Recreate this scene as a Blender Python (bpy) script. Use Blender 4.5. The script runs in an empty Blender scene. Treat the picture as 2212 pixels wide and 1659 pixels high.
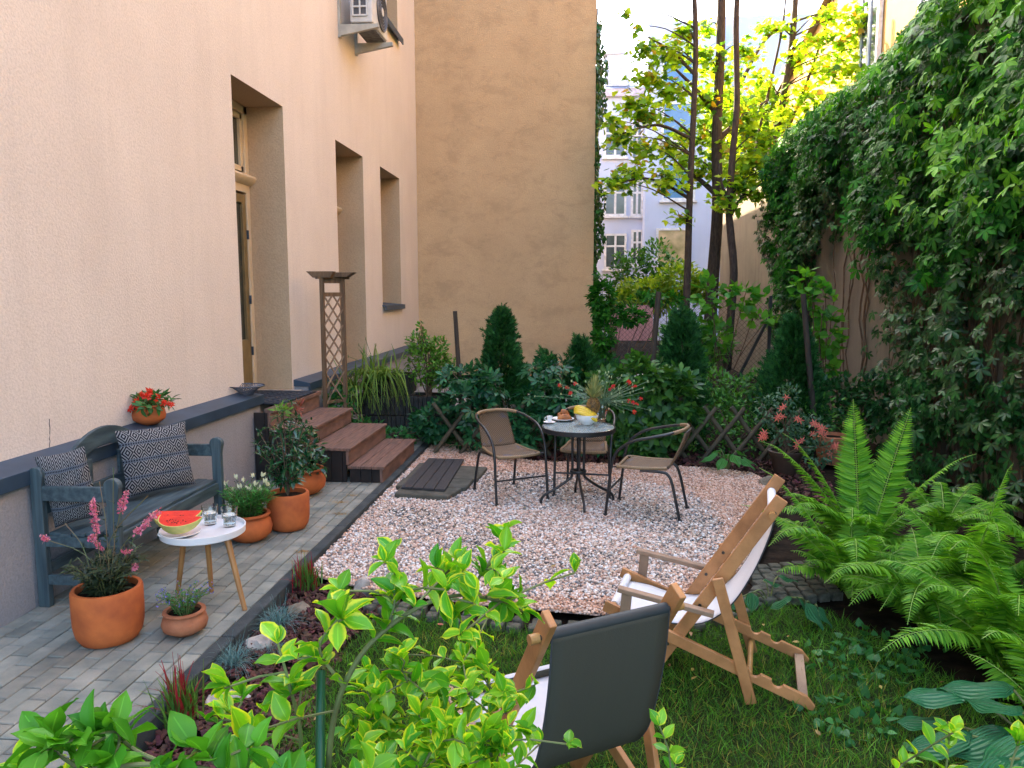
import bpy, math, random
import numpy as np
from mathutils import Vector, Matrix
R = math.radians
random.seed(7); rng = np.random.default_rng(11)
scene = bpy.context.scene; COL = scene.collection

# ------------------------------------------------------------------ camera, world, sun, exposure
PITCH = math.atan(197/1630); YAW = math.atan(147/1630*math.cos(PITCH)); CAMH = 1.88
cd = bpy.data.cameras.new('camera'); cam = bpy.data.objects.new('camera', cd); COL.objects.link(cam)
cd.sensor_width = 36; cd.lens = 36*1630/2212; cd.clip_start = .05; cd.clip_end = 500
cam.location = (0, 0, CAMH); cam.rotation_euler = (R(90)-PITCH, 0, YAW); scene.camera = cam
SUN_AZ, SUN_EL = R(35), R(36)          # sun stands ahead and to the left of the view
wd = bpy.data.worlds.new('World'); scene.world = wd; wd.use_nodes = True
nt = wd.node_tree; bg = nt.nodes['Background']; sky = nt.nodes.new('ShaderNodeTexSky')
sky.sky_type = 'NISHITA'; sky.sun_disc = False; sky.sun_elevation = SUN_EL; sky.sun_rotation = -SUN_AZ
sky.dust_density = 4.0; sky.air_density = 1.0; sky.ozone_density = .3
nt.links.new(sky.outputs[0], bg.inputs[0]); bg.inputs[1].default_value = .15
sl = bpy.data.lights.new('sun', 'SUN'); sl.energy = 4.5; sl.angle = R(.5); sl.color = (1, .83, .58)
so = bpy.data.objects.new('sun', sl); COL.objects.link(so)
sdir = Vector((-math.sin(SUN_AZ)*math.cos(SUN_EL), math.cos(SUN_AZ)*math.cos(SUN_EL), math.sin(SUN_EL)))
so.rotation_euler = sdir.to_track_quat('Z', 'Y').to_euler()
vs = scene.view_settings; vs.view_transform = 'Standard'; vs.look = 'None'; vs.gamma = 1; vs.exposure = 3.1; vs.use_curve_mapping = False

# ------------------------------------------------------------------ measuring helpers (photo point -> place)
_fw = np.array([-math.sin(YAW)*math.cos(PITCH), math.cos(YAW)*math.cos(PITCH), -math.sin(PITCH)])
_r = np.array([math.cos(YAW), math.sin(YAW), 0]); _u = np.cross(_r, _fw)
def ray(u, v): return _r*(u-1106)/1630-_u*(v-829.5)/1630+_fw
def gz(u, v, z=0): d = ray(u, v); return Vector(np.array([0, 0, CAMH])+(z-CAMH)/d[2]*d)
def py(u, v, y): d = ray(u, v); return Vector(np.array([0, 0, CAMH])+y/d[1]*d)
def px(u, v, x): d = ray(u, v); return Vector(np.array([0, 0, CAMH])+x/d[0]*d)

# ------------------------------------------------------------------ materials
def nd(nt, t, **k):
    n = nt.nodes.new(t)
    for a, b in k.items(): setattr(n, a, b)
    return n
def mth(nt, op, a, b=None, c=None):
    n = nd(nt, 'ShaderNodeMath', operation=op)
    for i, v in enumerate((a, b, c)):
        if v is None: continue
        if isinstance(v, (int, float)): n.inputs[i].default_value = v
        else: nt.links.new(v, n.inputs[i])
    return n.outputs[0]
def mix(nt, f, a, b, bt='MIX'):
    n = nd(nt, 'ShaderNodeMix', data_type='RGBA', blend_type=bt)
    for i, v in ((0, f), (6, a), (7, b)):
        if isinstance(v, (int, float)): n.inputs[i].default_value = v
        elif isinstance(v, tuple): n.inputs[i].default_value = (*v[:3], 1)
        else: nt.links.new(v, n.inputs[i])
    return n.outputs[2]
def ramp(nt, f, stops, interp='LINEAR'):
    n = nd(nt, 'ShaderNodeValToRGB'); cr = n.color_ramp; cr.interpolation = interp
    while len(cr.elements) < len(stops): cr.elements.new(.5)
    for e, (p, c) in zip(cr.elements, stops): e.position = p; e.color = (*c, 1)
    nt.links.new(f, n.inputs[0]); return n.outputs[0]
def coords(nt, kind='Object', scale=(1, 1, 1)):
    tc = nd(nt, 'ShaderNodeTexCoord'); mp = nd(nt, 'ShaderNodeMapping'); mp.inputs[3].default_value = scale
    nt.links.new(tc.outputs[kind], mp.inputs[0]); return mp.outputs[0]
def noise(nt, co, sc, det=4, rough=.55, dist=0):
    n = nd(nt, 'ShaderNodeTexNoise'); n.inputs['Scale'].default_value = sc; n.inputs['Detail'].default_value = det
    n.inputs['Roughness'].default_value = rough; n.inputs['Distortion'].default_value = dist
    nt.links.new(co, n.inputs['Vector']); return n.outputs[0]
MATS = {}
def mat(name, base, base2=None, rough=.6, var=.25, sc=6, st=(1, 1, 1), bump=0, bsc=60, isl=0, trans=0, metal=0, spec=.5, det=4, thr=None):
    """general material: two-tone noise colour, optional random tint per island, fine bump, leaf translucency"""
    if name in MATS: return MATS[name]
    m = bpy.data.materials.new(name); m.use_nodes = True; nt = m.node_tree; p = nt.nodes['Principled BSDF']
    co = coords(nt, 'Object', st); n = noise(nt, co, sc, det)
    b2 = base2 or tuple(c*(1-var*1.3) for c in base)
    lo, hi = thr or (.35, .65)
    c = ramp(nt, n, [(lo, b2), (hi, base)])
    if isl:
        g = nd(nt, 'ShaderNodeNewGeometry'); rnd = g.outputs['Random Per Island']
        hs = nd(nt, 'ShaderNodeHueSaturation'); nt.links.new(c, hs.inputs['Color'])
        nt.links.new(mth(nt, 'MULTIPLY_ADD', rnd, isl*.12, .5-isl*.06), hs.inputs['Hue'])
        wn = nd(nt, 'ShaderNodeTexWhiteNoise', noise_dimensions='1D'); nt.links.new(rnd, wn.inputs['W'])
        nt.links.new(mth(nt, 'MULTIPLY_ADD', wn.outputs[0], isl*1.1, 1-isl*.55), hs.inputs['Value']); c = hs.outputs[0]
    nt.links.new(c, p.inputs['Base Color']); p.inputs['Roughness'].default_value = rough; p.inputs['Metallic'].default_value = metal
    p.inputs['Specular IOR Level'].default_value = spec
    if bump:
        b = nd(nt, 'ShaderNodeBump'); b.inputs['Strength'].default_value = bump; b.inputs['Distance'].default_value = .01
        nt.links.new(noise(nt, coords(nt, 'Object', st), bsc, 3), b.inputs['Height']); nt.links.new(b.outputs[0], p.inputs['Normal'])
    if trans:
        t = nd(nt, 'ShaderNodeBsdfTranslucent'); ms = nd(nt, 'ShaderNodeMixShader'); ms.inputs[0].default_value = trans
        nt.links.new(mix(nt, .55, c, (1, .95, .1), 'MULTIPLY') if False else c, t.inputs[0])
        out = nt.nodes['Material Output']; nt.links.new(p.outputs[0], ms.inputs[1]); nt.links.new(t.outputs[0], ms.inputs[2]); nt.links.new(ms.outputs[0], out.inputs[0])
    MATS[name] = m; return m
def glass(name, tint=(.95, 1, .98), rough=0.0):
    if name in MATS: return MATS[name]
    m = bpy.data.materials.new(name); m.use_nodes = True; p = m.node_tree.nodes['Principled BSDF']
    p.inputs['Transmission Weight'].default_value = 1; p.inputs['IOR'].default_value = 1.45; p.inputs['Base Color'].default_value = (*tint, 1); p.inputs['Roughness'].default_value = rough
    MATS[name] = m; return m

# ------------------------------------------------------------------ mesh builder
class MB:
    def __init__(s): s.v = []; s.f = []; s.mi = []; s.cm = 0
    def add(s, vs, fs):
        o = len(s.v); s.v += [tuple(v) for v in vs]; s.f += [tuple(i+o for i in f) for f in fs]; s.mi += [s.cm]*len(fs); return s
    def box(s, c, sz, rot=None, M=None):
        h = Vector(sz)/2; c = Vector(c)
        vs = [Vector((x*h.x, y*h.y, z*h.z)) for x in (-1, 1) for y in (-1, 1) for z in (-1, 1)]
        if rot is not None: Q = rot if isinstance(rot, Matrix) else Matrix.Rotation(rot, 3, 'Z'); vs = [Q @ v for v in vs]
        return s.add([v+c for v in vs], [(0, 1, 3, 2), (4, 6, 7, 5), (0, 4, 5, 1), (2, 3, 7, 6), (0, 2, 6, 4), (1, 5, 7, 3)])
    def bb(s, x0, x1, y0, y1, z0, z1): return s.box(((x0+x1)/2, (y0+y1)/2, (z0+z1)/2), (x1-x0, y1-y0, z1-z0))
    def beam(s, p0, p1, w, h, up=(0, 0, 1)):
        p0, p1 = Vector(p0), Vector(p1); d = p1-p0; L = d.length; d.normalize(); up = Vector(up)
        x = d.cross(up).normalized(); z = x.cross(d).normalized()
        return s.box((p0+p1)/2, (w, L, h), Matrix((x, d, z)).transposed())
    def tube(s, pts, r, n=8, cap=True, closed=False):
        pts = [Vector(p) for p in pts]; m = len(pts)
        rs = r if isinstance(r, (list, tuple)) else [r]*m
        vs = []; prev = None
        for i, p in enumerate(pts):
            a = pts[(i-1) % m] if (i or closed) else p; b = pts[(i+1) % m] if (i < m-1 or closed) else p
            d = (b-a).normalized() if (b-a).length > 1e-9 else Vector((0, 0, 1))
            if prev is None:
                ref = Vector((0, 0, 1)) if abs(d.z) < .9 else Vector((1, 0, 0)); x = d.cross(ref).normalized()
            else: x = (prev-d*prev.dot(d)).normalized()
            y = d.cross(x); prev = x
            vs += [p+(x*math.cos(2*math.pi*k/n)+y*math.sin(2*math.pi*k/n))*rs[i] for k in range(n)]
        fs = []
        for i in range(m if closed else m-1):
            j = (i+1) % m
            fs += [(i*n+k, i*n+(k+1) % n, j*n+(k+1) % n, j*n+k) for k in range(n)]
        if cap and not closed: fs += [tuple(range(n))[::-1], tuple((m-1)*n+k for k in range(n))]
        return s.add(vs, fs)
    def lathe(s, prof, c=(0, 0, 0), n=32, sx=1, sy=1):
        vs = [(c[0]+r*math.cos(2*math.pi*k/n)*sx, c[1]+r*math.sin(2*math.pi*k/n)*sy, c[2]+z) for r, z in prof for k in range(n)]
        fs = [(i*n+k, i*n+(k+1) % n, (i+1)*n+(k+1) % n, (i+1)*n+k) for i in range(len(prof)-1) for k in range(n)]
        if prof[0][0] > 1e-4: fs.append(tuple(range(n))[::-1])
        if prof[-1][0] > 1e-4: fs.append(tuple((len(prof)-1)*n+k for k in range(n)))
        return s.add(vs, fs)
    def grid(s, P, closed=False):
        n = len(P); m = len(P[0]); vs = [p for r in P for p in r]
        return s.add(vs, [(i*m+j, i*m+(j+1) % m, (i+1)*m+(j+1) % m, (i+1)*m+j) for i in range(n-1) for j in range(m if closed else m-1)])
    def prism(s, pts, d):
        """flat outline pts (3D), extruded by vector d"""
        n = len(pts); d = Vector(d); a = [Vector(p) for p in pts]; b = [p+d for p in a]
        return s.add(a+b, [tuple(range(n))[::-1], tuple(range(n, 2*n))]+[(i, (i+1) % n, n+(i+1) % n, n+i) for i in range(n)])
    def ico(s, c, r, sc=(1, 1, 1), n=8, m=6):
        prof = []
        vs = [(c[0]+r*sc[0]*math.sin(math.pi*i/m)*math.cos(2*math.pi*k/n), c[1]+r*sc[1]*math.sin(math.pi*i/m)*math.sin(2*math.pi*k/n), c[2]+r*sc[2]*math.cos(math.pi*i/m)) for i in range(m+1) for k in range(n)]
        return s.add(vs, [(i*n+k, (i+1)*n+k, (i+1)*n+(k+1) % n, i*n+(k+1) % n) for i in range(m) for k in range(n)])
    def mesh(s, name, mats, smooth=None):
        me = bpy.data.meshes.new(name); me.from_pydata(s.v, [], s.f)
        for m in (mats if isinstance(mats, (list, tuple)) else [mats]): me.materials.append(m)
        if any(s.mi): me.polygons.foreach_set('material_index', s.mi)
        if smooth is not None:
            me.polygons.foreach_set('use_smooth', [True]*len(me.polygons))
            me.set_sharp_from_angle(angle=R(smooth))
        me.update(); return me
def thing(name, label, cat, loc=(0, 0, 0), rz=0, group=None):
    o = bpy.data.objects.new(name, None); COL.objects.link(o); o.empty_display_size = .1
    o.location = loc; o.rotation_euler = (0, 0, rz); tag(o, label, cat, group); return o
def tag(o, label, cat, group=None):
    o['label'] = label; o['category'] = cat
    if group: o['group'] = group
    return o
def WM(o):
    M = Matrix.LocRotScale(o.location, o.rotation_euler, o.scale)
    return WM(o.parent) @ o.matrix_parent_inverse @ M if o.parent else M
def obj(name, mb, m, parent=None, smooth=None, bev=0, world=False, kind=None, label=None):
    """links one mesh object; world=True: the mesh is in world coordinates although it has a parent"""
    me = mb.mesh(name, m, smooth) if isinstance(mb, MB) else mb
    o = bpy.data.objects.new(name, me); COL.objects.link(o)
    if parent is not None:
        o.parent = parent
        if world: o.matrix_parent_inverse = WM(parent).inverted()
    if bev:
        b = o.modifiers.new('bevel', 'BEVEL'); b.width = bev; b.segments = 2; b.limit_method = 'ANGLE'; b.angle_limit = R(40)
    if kind: o['kind'] = kind
    if label: o['label'] = label
    return o
def struct(name, mb, m, **k): return obj(name, mb, m, kind='structure', **k)
def copy_tree(o, parent=None):
    c = o.copy(); COL.objects.link(c); c.parent = parent
    if parent is not None: c.matrix_parent_inverse = o.matrix_parent_inverse
    for ch in list(o.children): copy_tree(ch, c)
    return c
def spl(pts, n=8):
    """smooth curve through points (Catmull-Rom)"""
    P = [Vector(p) for p in pts]; P = [P[0]*2-P[1]]+P+[P[-1]*2-P[-2]]; out = []
    for i in range(1, len(P)-2):
        for k in range(n):
            t = k/n; a, b, c, d = P[i-1:i+3]
            out.append(.5*((2*b)+(c-a)*t+(2*a-5*b+4*c-d)*t*t+(3*b-a-3*c+d)*t**3))
    return out+[P[-2]]

# ------------------------------------------------------------------ many small faces (leaves, pebbles, grass)
def tmpl_leaf(rows=4, cols=3, w=.5, fold=.12, curl=.15, peak=.4, tip=1.0, wave=0):
    """leaf of length 1 along +Y, normal +Z; attribute = (edge 0..1, length 0..1)"""
    V = []; A = []; F = []
    for i in range(rows+1):
        t = i/rows; e = math.log(.5)/math.log(peak); ww = w/2*math.sin(math.pi*t**e)**tip if 0 < t < 1 else .004
        for j in range(cols):
            s = -1+2*j/(cols-1)
            V.append((s*ww, t, abs(s)*fold*ww*2-curl*t*t+wave*math.sin(t*9+s)*abs(s)*w*.15)); A.append((abs(s) if 0 < t < 1 else 1, t, 0))
    for i in range(rows):
        for j in range(cols-1): a = i*cols+j; F.append((a, a+1, a+cols+1, a+cols))
    return np.array(V), F, np.array(A)
def tmpl_join(parts):
    V = []; F = []; A = []; o = 0
    for (v, f, a), ang, sc, off in parts:
        c, s = math.cos(ang), math.sin(ang); q = v*sc; q = np.stack([q[:, 0]*c+q[:, 1]*s, -q[:, 0]*s+q[:, 1]*c, q[:, 2]], 1)+np.array(off)
        V.append(q); A.append(a); F += [tuple(i+o for i in x) for x in f]; o += len(v)
    return np.concatenate(V), F, np.concatenate(A)
def tmpl_star(pts, dz=0.04):
    V = [(0, .35, dz)]; A = [(0, .4, 0)]
    for x, y in pts: V.append((x, y, 0)); A.append((1, y, 0))
    n = len(pts); return np.array(V), [(0, i+1, (i+1) % n+1) for i in range(n)], np.array(A)
_h = [(0, 0), (.18, .02), (.3, -.1), (.28, .08), (.55, .1), (.42, .25), (.6, .45), (.36, .42), (.3, .5), (.34, .75), (.16, .66), (.14, .8), (0, 1.02)]
MAPLE = tmpl_star(_h+[(-x, y) for x, y in _h[::-1][1:-1]])
_h = [(0, 0), (.12, -.12), (.34, -.1), (.46, .12), (.42, .36), (.28, .62), (.12, .84), (0, 1.02)]
HEART = tmpl_star(_h+[(-x, y) for x, y in _h[::-1][1:-1]])
L3 = tmpl_leaf(3, 3, .46); L4 = tmpl_leaf(4, 3, .5); L5 = tmpl_leaf(6, 5, .5); LN = tmpl_leaf(3, 3, .26, curl=.3); BLADE = tmpl_leaf(4, 2, .035, 0, .5, .3)
PALM5 = tmpl_join([(tmpl_leaf(3, 3, .42, peak=.6), a, s, (0, .12, 0)) for a, s in ((0, 1), (R(50), .88), (-R(50), .88), (R(102), .62), (-R(102), .62))])
class Scatter:
    def __init__(s): s.V = []; s.A = []; s.F = []; s.M = []; s.o = 0
    def add(s, tm, P, T, N, S, mi=0, asp=None):
        """place template tm at points P, tip direction T, normal N, size S"""
        V, F, A = tm; P = np.asarray(P, float).reshape(-1, 3); n = len(P)
        if n == 0: return s
        T = np.broadcast_to(np.asarray(T, float), (n, 3)).copy(); N = np.broadcast_to(np.asarray(N, float), (n, 3)).copy(); S = np.broadcast_to(np.asarray(S, float), (n,))
        T /= np.linalg.norm(T, axis=1)[:, None]+1e-9; X = np.cross(T, N); l = np.linalg.norm(X, axis=1); X[l < 1e-4] = (1, .01, 0); X /= np.linalg.norm(X, axis=1)[:, None]; N = np.cross(X, T)
        B = np.stack([X, T, N], 1)
        q = np.einsum('vk,nkj->nvj', V, B)*S[:, None, None]+P[:, None, :]
        s.V.append(q.reshape(-1, 3)); s.A.append(np.tile(A, (n, 1)))
        k = len(F[0]) if len({len(f) for f in F}) == 1 else None
        assert k
        Fa = np.array(F)[None]+(np.arange(n)*len(V))[:, None, None]+s.o
        s.F.append(Fa.reshape(-1, k)); s.M.append(np.full(n*len(F), mi)); s.o += n*len(V); return s
    def mesh(s, name, mats, smooth=True):
        V = np.concatenate(s.V).astype(np.float32); me = bpy.data.meshes.new(name)
        lens = np.concatenate([np.full(len(f), f.shape[1]) for f in s.F]); loops = np.concatenate([f.ravel() for f in s.F]).astype(np.int32)
        me.vertices.add(len(V)); me.vertices.foreach_set('co', V.ravel()); me.loops.add(len(loops)); me.loops.foreach_set('vertex_index', loops)
        me.polygons.add(len(lens)); st = np.concatenate([[0], np.cumsum(lens)[:-1]]).astype(np.int32)
        me.polygons.foreach_set('loop_start', st); me.polygons.foreach_set('loop_total', lens.astype(np.int32))
        me.polygons.foreach_set('material_index', np.concatenate(s.M).astype(np.int32))
        me.polygons.foreach_set('use_smooth', np.full(len(lens), bool(smooth)))
        for m in (mats if isinstance(mats, (list, tuple)) else [mats]): me.materials.append(m)
        at = me.attributes.new('lf', 'FLOAT_VECTOR', 'POINT'); at.data.foreach_set('vector', np.concatenate(s.A).astype(np.float32).ravel())
        me.update(calc_edges=True); return me
def rdir(n, zb=0, sp=1):
    d = rng.normal(size=(n, 3))*sp; d[:, 2] += zb; return d/np.linalg.norm(d, axis=1)[:, None]
def ell(n, c, r, shell=.6):
    """points in an ellipsoid, denser outward"""
    d = rdir(n); return np.array(c)+d*(shell+(1-shell)*rng.random((n, 1)))*np.array(r)
def along(pts, n):
    P = np.array([tuple(p) for p in pts]); L = np.linalg.norm(np.diff(P, axis=0), axis=1); c = np.concatenate([[0], np.cumsum(L)]); t = rng.random(n)*c[-1]
    i = np.clip(np.searchsorted(c, t)-1, 0, len(L)-1); f = (t-c[i])/L[i]; return P[i]+(P[i+1]-P[i])*f[:, None], (P[i+1]-P[i])/L[i][:, None]
def leafmat(name, c1, c2, trans=.3, rough=.45, isl=.5, margin=None, mthr=.55, spec=.3, veins=0):
    """leaf: two greens by island and noise, translucent, optional pale margin (attribute lf)"""
    if name in MATS: return MATS[name]
    m = bpy.data.materials.new(name); m.use_nodes = True; nt = m.node_tree; p = nt.nodes['Principled BSDF']
    g = nd(nt, 'ShaderNodeNewGeometry'); rnd = g.outputs['Random Per Island']
    co = coords(nt, 'Object'); nz = noise(nt, co, 3, 2)
    wn = nd(nt, 'ShaderNodeTexWhiteNoise', noise_dimensions='1D'); nt.links.new(rnd, wn.inputs['W']); r2 = wn.outputs[0]
    f = mth(nt, 'ADD', mth(nt, 'MULTIPLY', rnd, .6), mth(nt, 'MULTIPLY', nz, .4))
    c = ramp(nt, f, [(.2, c1), (.8, c2)])
    at = nd(nt, 'ShaderNodeAttribute', attribute_name='lf'); sp = nd(nt, 'ShaderNodeSeparateXYZ'); nt.links.new(at.outputs['Vector'], sp.inputs[0])
    if veins:
        w = mth(nt, 'SINE', mth(nt, 'MULTIPLY', sp.outputs[0], veins)); c = mix(nt, mth(nt, 'MULTIPLY', mth(nt, 'GREATER_THAN', w, .6), .35), c, tuple(x*.45 for x in c1))
        bp = nd(nt, 'ShaderNodeBump'); bp.inputs['Strength'].default_value = .6; bp.inputs['Distance'].default_value = .01; nt.links.new(w, bp.inputs['Height']); nt.links.new(bp.outputs[0], p.inputs['Normal'])
    else: c = mix(nt, mth(nt, 'MULTIPLY', mth(nt, 'LESS_THAN', sp.outputs[0], .06), .35), c, tuple(min(1, x*1.8+.03) for x in c2))
    if margin:
        n2 = noise(nt, coords(nt, 'Object'), 60, 3); e = mth(nt, 'ADD', sp.outputs[0], mth(nt, 'MULTIPLY_ADD', n2, .9, -.45))
        e = mth(nt, 'ADD', e, mth(nt, 'MULTIPLY_ADD', r2, .5, -.25)); k = nd(nt, 'ShaderNodeMapRange'); k.inputs[1].default_value = mthr-.12; k.inputs[2].default_value = mthr+.12; nt.links.new(e, k.inputs[0])
        c = mix(nt, k.outputs[0], c, margin)
    hs = nd(nt, 'ShaderNodeHueSaturation'); nt.links.new(c, hs.inputs['Color']); nt.links.new(mth(nt, 'MULTIPLY_ADD', r2, isl*.9, 1-isl*.45), hs.inputs['Value']); c = hs.outputs[0]
    nt.links.new(c, p.inputs['Base Color']); p.inputs['Roughness'].default_value = rough; p.inputs['Specular IOR Level'].default_value = spec
    t = nd(nt, 'ShaderNodeBsdfTranslucent'); ms = nd(nt, 'ShaderNodeMixShader'); ms.inputs[0].default_value = trans
    nt.links.new(mix(nt, 1.0, c, (1.0, 1.0, .35), 'MULTIPLY'), t.inputs[0]); nt.links.new(p.outputs[0], ms.inputs[1]); nt.links.new(t.outputs[0], ms.inputs[2])
    nt.links.new(ms.outputs[0], nt.nodes['Material Output'].inputs[0]); MATS[name] = m; return m

# ================================================================== GROUND
def zone_noise(nt): pass
def stucco(name, c1, c2, streak=.0, brush=0, bump=.35, bsc=90):
    m = bpy.data.materials.new(name); m.use_nodes = True; nt = m.node_tree; p = nt.nodes['Principled BSDF']; p.inputs['Roughness'].default_value = .92; p.inputs['Specular IOR Level'].default_value = .15
    co = coords(nt); a = noise(nt, co, .9, 5, .6); c = ramp(nt, a, [(.3, c2), (.7, c1)])
    b = noise(nt, coords(nt, 'Object', (2.2, 2.2, .22)), 2.2, 5, .65); c = mix(nt, mth(nt, 'MULTIPLY', ramp(nt, b, [(.48, (0, 0, 0)), (.68, (1, 1, 1))]), streak), c, tuple(x*.8 for x in c2))
    if brush:
        w = noise(nt, coords(nt, 'Object', (1, 1, 1.6)), 1.3, 10, .78, .35); k = ramp(nt, w, [(.40, (0, 0, 0)), (.5, (.25, .25, .25)), (.60, (1, 1, 1))])
        c = mix(nt, mth(nt, 'MULTIPLY', k, brush), c, tuple(x*.45 for x in c2))
        w2 = noise(nt, coords(nt, 'Object', (1, 1, 1.8)), 2.3, 9, .82, .6); k2 = ramp(nt, w2, [(.58, (0, 0, 0)), (.66, (1, 1, 1))]); c = mix(nt, mth(nt, 'MULTIPLY', k2, brush*.8), c, (.12, .1, .08))
    f = noise(nt, coords(nt), bsc, 2, .7); c = mix(nt, mth(nt, 'MULTIPLY', ramp(nt, f, [(.35, (1, 1, 1)), (.6, (0, 0, 0))]), .3), c, tuple(x*.62 for x in c2))
    nt.links.new(c, p.inputs['Base Color']); bm = nd(nt, 'ShaderNodeBump'); bm.inputs['Strength'].default_value = bump; bm.inputs['Distance'].default_value = .012
    nt.links.new(mth(nt, 'ADD', f, mth(nt, 'MULTIPLY', noise(nt, coords(nt), bsc/9, 4), .5)), bm.inputs['Height']); nt.links.new(bm.outputs[0], p.inputs['Normal']); MATS[name] = m; return m
soil = mat('soil', (.030, .020, .013), (.010, .007, .005), rough=1, sc=9, bump=.8, bsc=30, spec=.1)
struct('ground', MB().add([(-90, -60, -.11), (90, -60, -.11), (90, 140, -.11), (-90, 140, -.11)], [(0, 1, 2, 3)]), soil)
LG = -.08
def sheet(name, poly, z, m): return struct(name, MB().add([(x, y, z) for x, y in poly], [tuple(range(len(poly)))]), m)
lawnm = mat('lawn_soil', (.028, .045, .012), (.012, .016, .006), rough=1, sc=12, spec=.1)
LAWN = [(-1.25, -1), (3.4, -1), (2.9, 2.4), (2.0, 3.6), (1.55, 4.6), (1.05, 4.75), (.3, 4.15), (-.6, 4.2), (-1.15, 4.4), (-1.35, 3.6), (-1.3, 2.4)]
sheet('lawn', LAWN, LG, lawnm)
GR = [(-1.86, 4.85), (-1.35, 4.62), (-.6, 4.45), (.12, 4.36), (.6, 4.52), (1.0, 4.9), (1.3, 5.4), (1.6, 6.2), (1.85, 7.1), (1.95, 7.7), (1.85, 8.15), (1.3, 8.36), (.3, 8.42), (-.5, 8.5), (-.95, 8.72), (-1.2, 9.2), (-1.86, 9.4)]
GZ = -.045
gbed = mat('gravel_bed', (.34, .26, .22), (.12, .1, .09), rough=.9, sc=60)
sheet('gravel_bed', GR, GZ, gbed)
pavm0 = mat('joint_sand', (.022, .023, .02), rough=1, sc=30)
struct('paving_bed', MB().bb(-3.3, -1.96, .8, 9.6, -.1, -.012), pavm0)
# pavers: rows running away from the camera, running bond
mb = MB(); W = .1; L = .2; x = -3.25; k = 0
while x < -1.97:
    y = 1.0-(L/2 if k % 2 else 0)
    while y < 9.5:
        j = random.uniform(-.002, .002); g = .0075; x0, x1, y0, y1 = x+g/2, min(x+W, -1.955)-g/2, y+g/2, y+L-g/2; c = .005; zt = j
        mb.add([(x0, y0, -.03), (x1, y0, -.03), (x1, y1, -.03), (x0, y1, -.03), (x0, y0, zt-c), (x1, y0, zt-c), (x1, y1, zt-c), (x0, y1, zt-c), (x0+c, y0+c, zt), (x1-c, y0+c, zt), (x1-c, y1-c, zt), (x0+c, y1-c, zt)],
               [(0, 1, 5, 4), (1, 2, 6, 5), (2, 3, 7, 6), (3, 0, 4, 7), (4, 5, 9, 8), (5, 6, 10, 9), (6, 7, 11, 10), (7, 4, 8, 11), (8, 9, 10, 11)])
        y += L
    x += W; k += 1
paver = mat('concrete_paver', (.33, .325, .27), (0.1544, 0.175, 0.1596), rough=.9, sc=5, bump=.5, bsc=140, isl=.28, spec=.2, det=9, thr=(.3, .72))
struct('path', mb, paver)
mb = MB(); y = .8
while y < 9.6: mb.bb(-1.95, -1.87, y+.003, y+.994, -.14, .004); y += 1.0
struct('kerb', mb, mat('kerb_concrete', (0.0765, 0.0855, 0.0855), (0.0405, 0.0495, 0.0522), rough=.9, sc=6, bump=.4, bsc=120, spec=.2, det=8), bev=.008)
# mulch bed sheets are covered by loose chips (stuff); gravel by pebbles (stuff)
def inside(P, poly):
    x, y = P[:, 0], P[:, 1]; r = np.zeros(len(P), bool); n = len(poly); j = n-1
    for i in range(n):
        xi, yi = poly[i]; xj, yj = poly[j]; c = ((yi > y) != (yj > y)) & (x < (xj-xi)*(y-yi)/(yj-yi+1e-12)+xi); r ^= c; j = i
    return r
def fill(poly, n):
    a = np.array(poly); lo, hi = a.min(0), a.max(0); P = rng.random((n, 2))*(hi-lo)+lo; return P[inside(P, poly)]
def tmpl_pebble():
    t = (1+5**.5)/2; V = np.array([(-1, t, 0), (1, t, 0), (-1, -t, 0), (1, -t, 0), (0, -1, t), (0, 1, t), (0, -1, -t), (0, 1, -t), (t, 0, -1), (t, 0, 1), (-t, 0, -1), (-t, 0, 1)], float); V /= np.linalg.norm(V[0])
    F = [(0, 11, 5), (0, 5, 1), (0, 1, 7), (0, 7, 10), (0, 10, 11), (1, 5, 9), (5, 11, 4), (11, 10, 2), (10, 7, 6), (7, 1, 8), (3, 9, 4), (3, 4, 2), (3, 2, 6), (3, 6, 8), (3, 8, 9), (4, 9, 5), (2, 4, 11), (6, 2, 10), (8, 6, 7), (9, 8, 1)]
    return V, F
def pebbles(P, z, smin, smax, flat=.6):
    V, F = tmpl_pebble(); S = Scatter(); n = len(P); q = np.array_split(np.arange(n), 6)
    for idx in q:
        vv = V*(1+rng.uniform(-.22, .22, (12, 1)))*np.array([1, rng.uniform(.65, .9), flat]); m = len(idx)
        Pz = np.column_stack([P[idx], z+rng.uniform(-.004, .010, m)]); N = np.array([0, 0, 1])+rng.normal(size=(m, 3))*.35; T = rng.normal(size=(m, 3)); T[:, 2] *= .3
        S.add((vv, F, np.zeros((12, 3))), Pz, T, N, rng.uniform(smin, smax, m))
    return S
def gravmat(name, stops, patch=None):
    m = bpy.data.materials.new(name); m.use_nodes = True; nt = m.node_tree; p = nt.nodes['Principled BSDF']; p.inputs['Roughness'].default_value = .7; p.inputs['Specular IOR Level'].default_value = .3
    g = nd(nt, 'ShaderNodeNewGeometry'); f = g.outputs['Random Per Island']
    if patch: f = mth(nt, 'ADD', mth(nt, 'MULTIPLY', f, .72), mth(nt, 'MULTIPLY', ramp(nt, noise(nt, coords(nt), .9, 3, .5), [(.42, (0, 0, 0)), (.6, (1, 1, 1))]), .28))
    nt.links.new(ramp(nt, f, stops, 'CONSTANT'), p.inputs['Base Color']); return m
inner = [(-1.86, 4.9), (-1.2, 4.7), (-.5, 4.6), (.2, 4.6), (.7, 4.9), (1.05, 5.5), (1.2, 6.2), (1.2, 6.9), (.9, 7.5), (.2, 7.75), (-.5, 7.9), (-1.1, 8.0), (-1.86, 8.0)]
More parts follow.
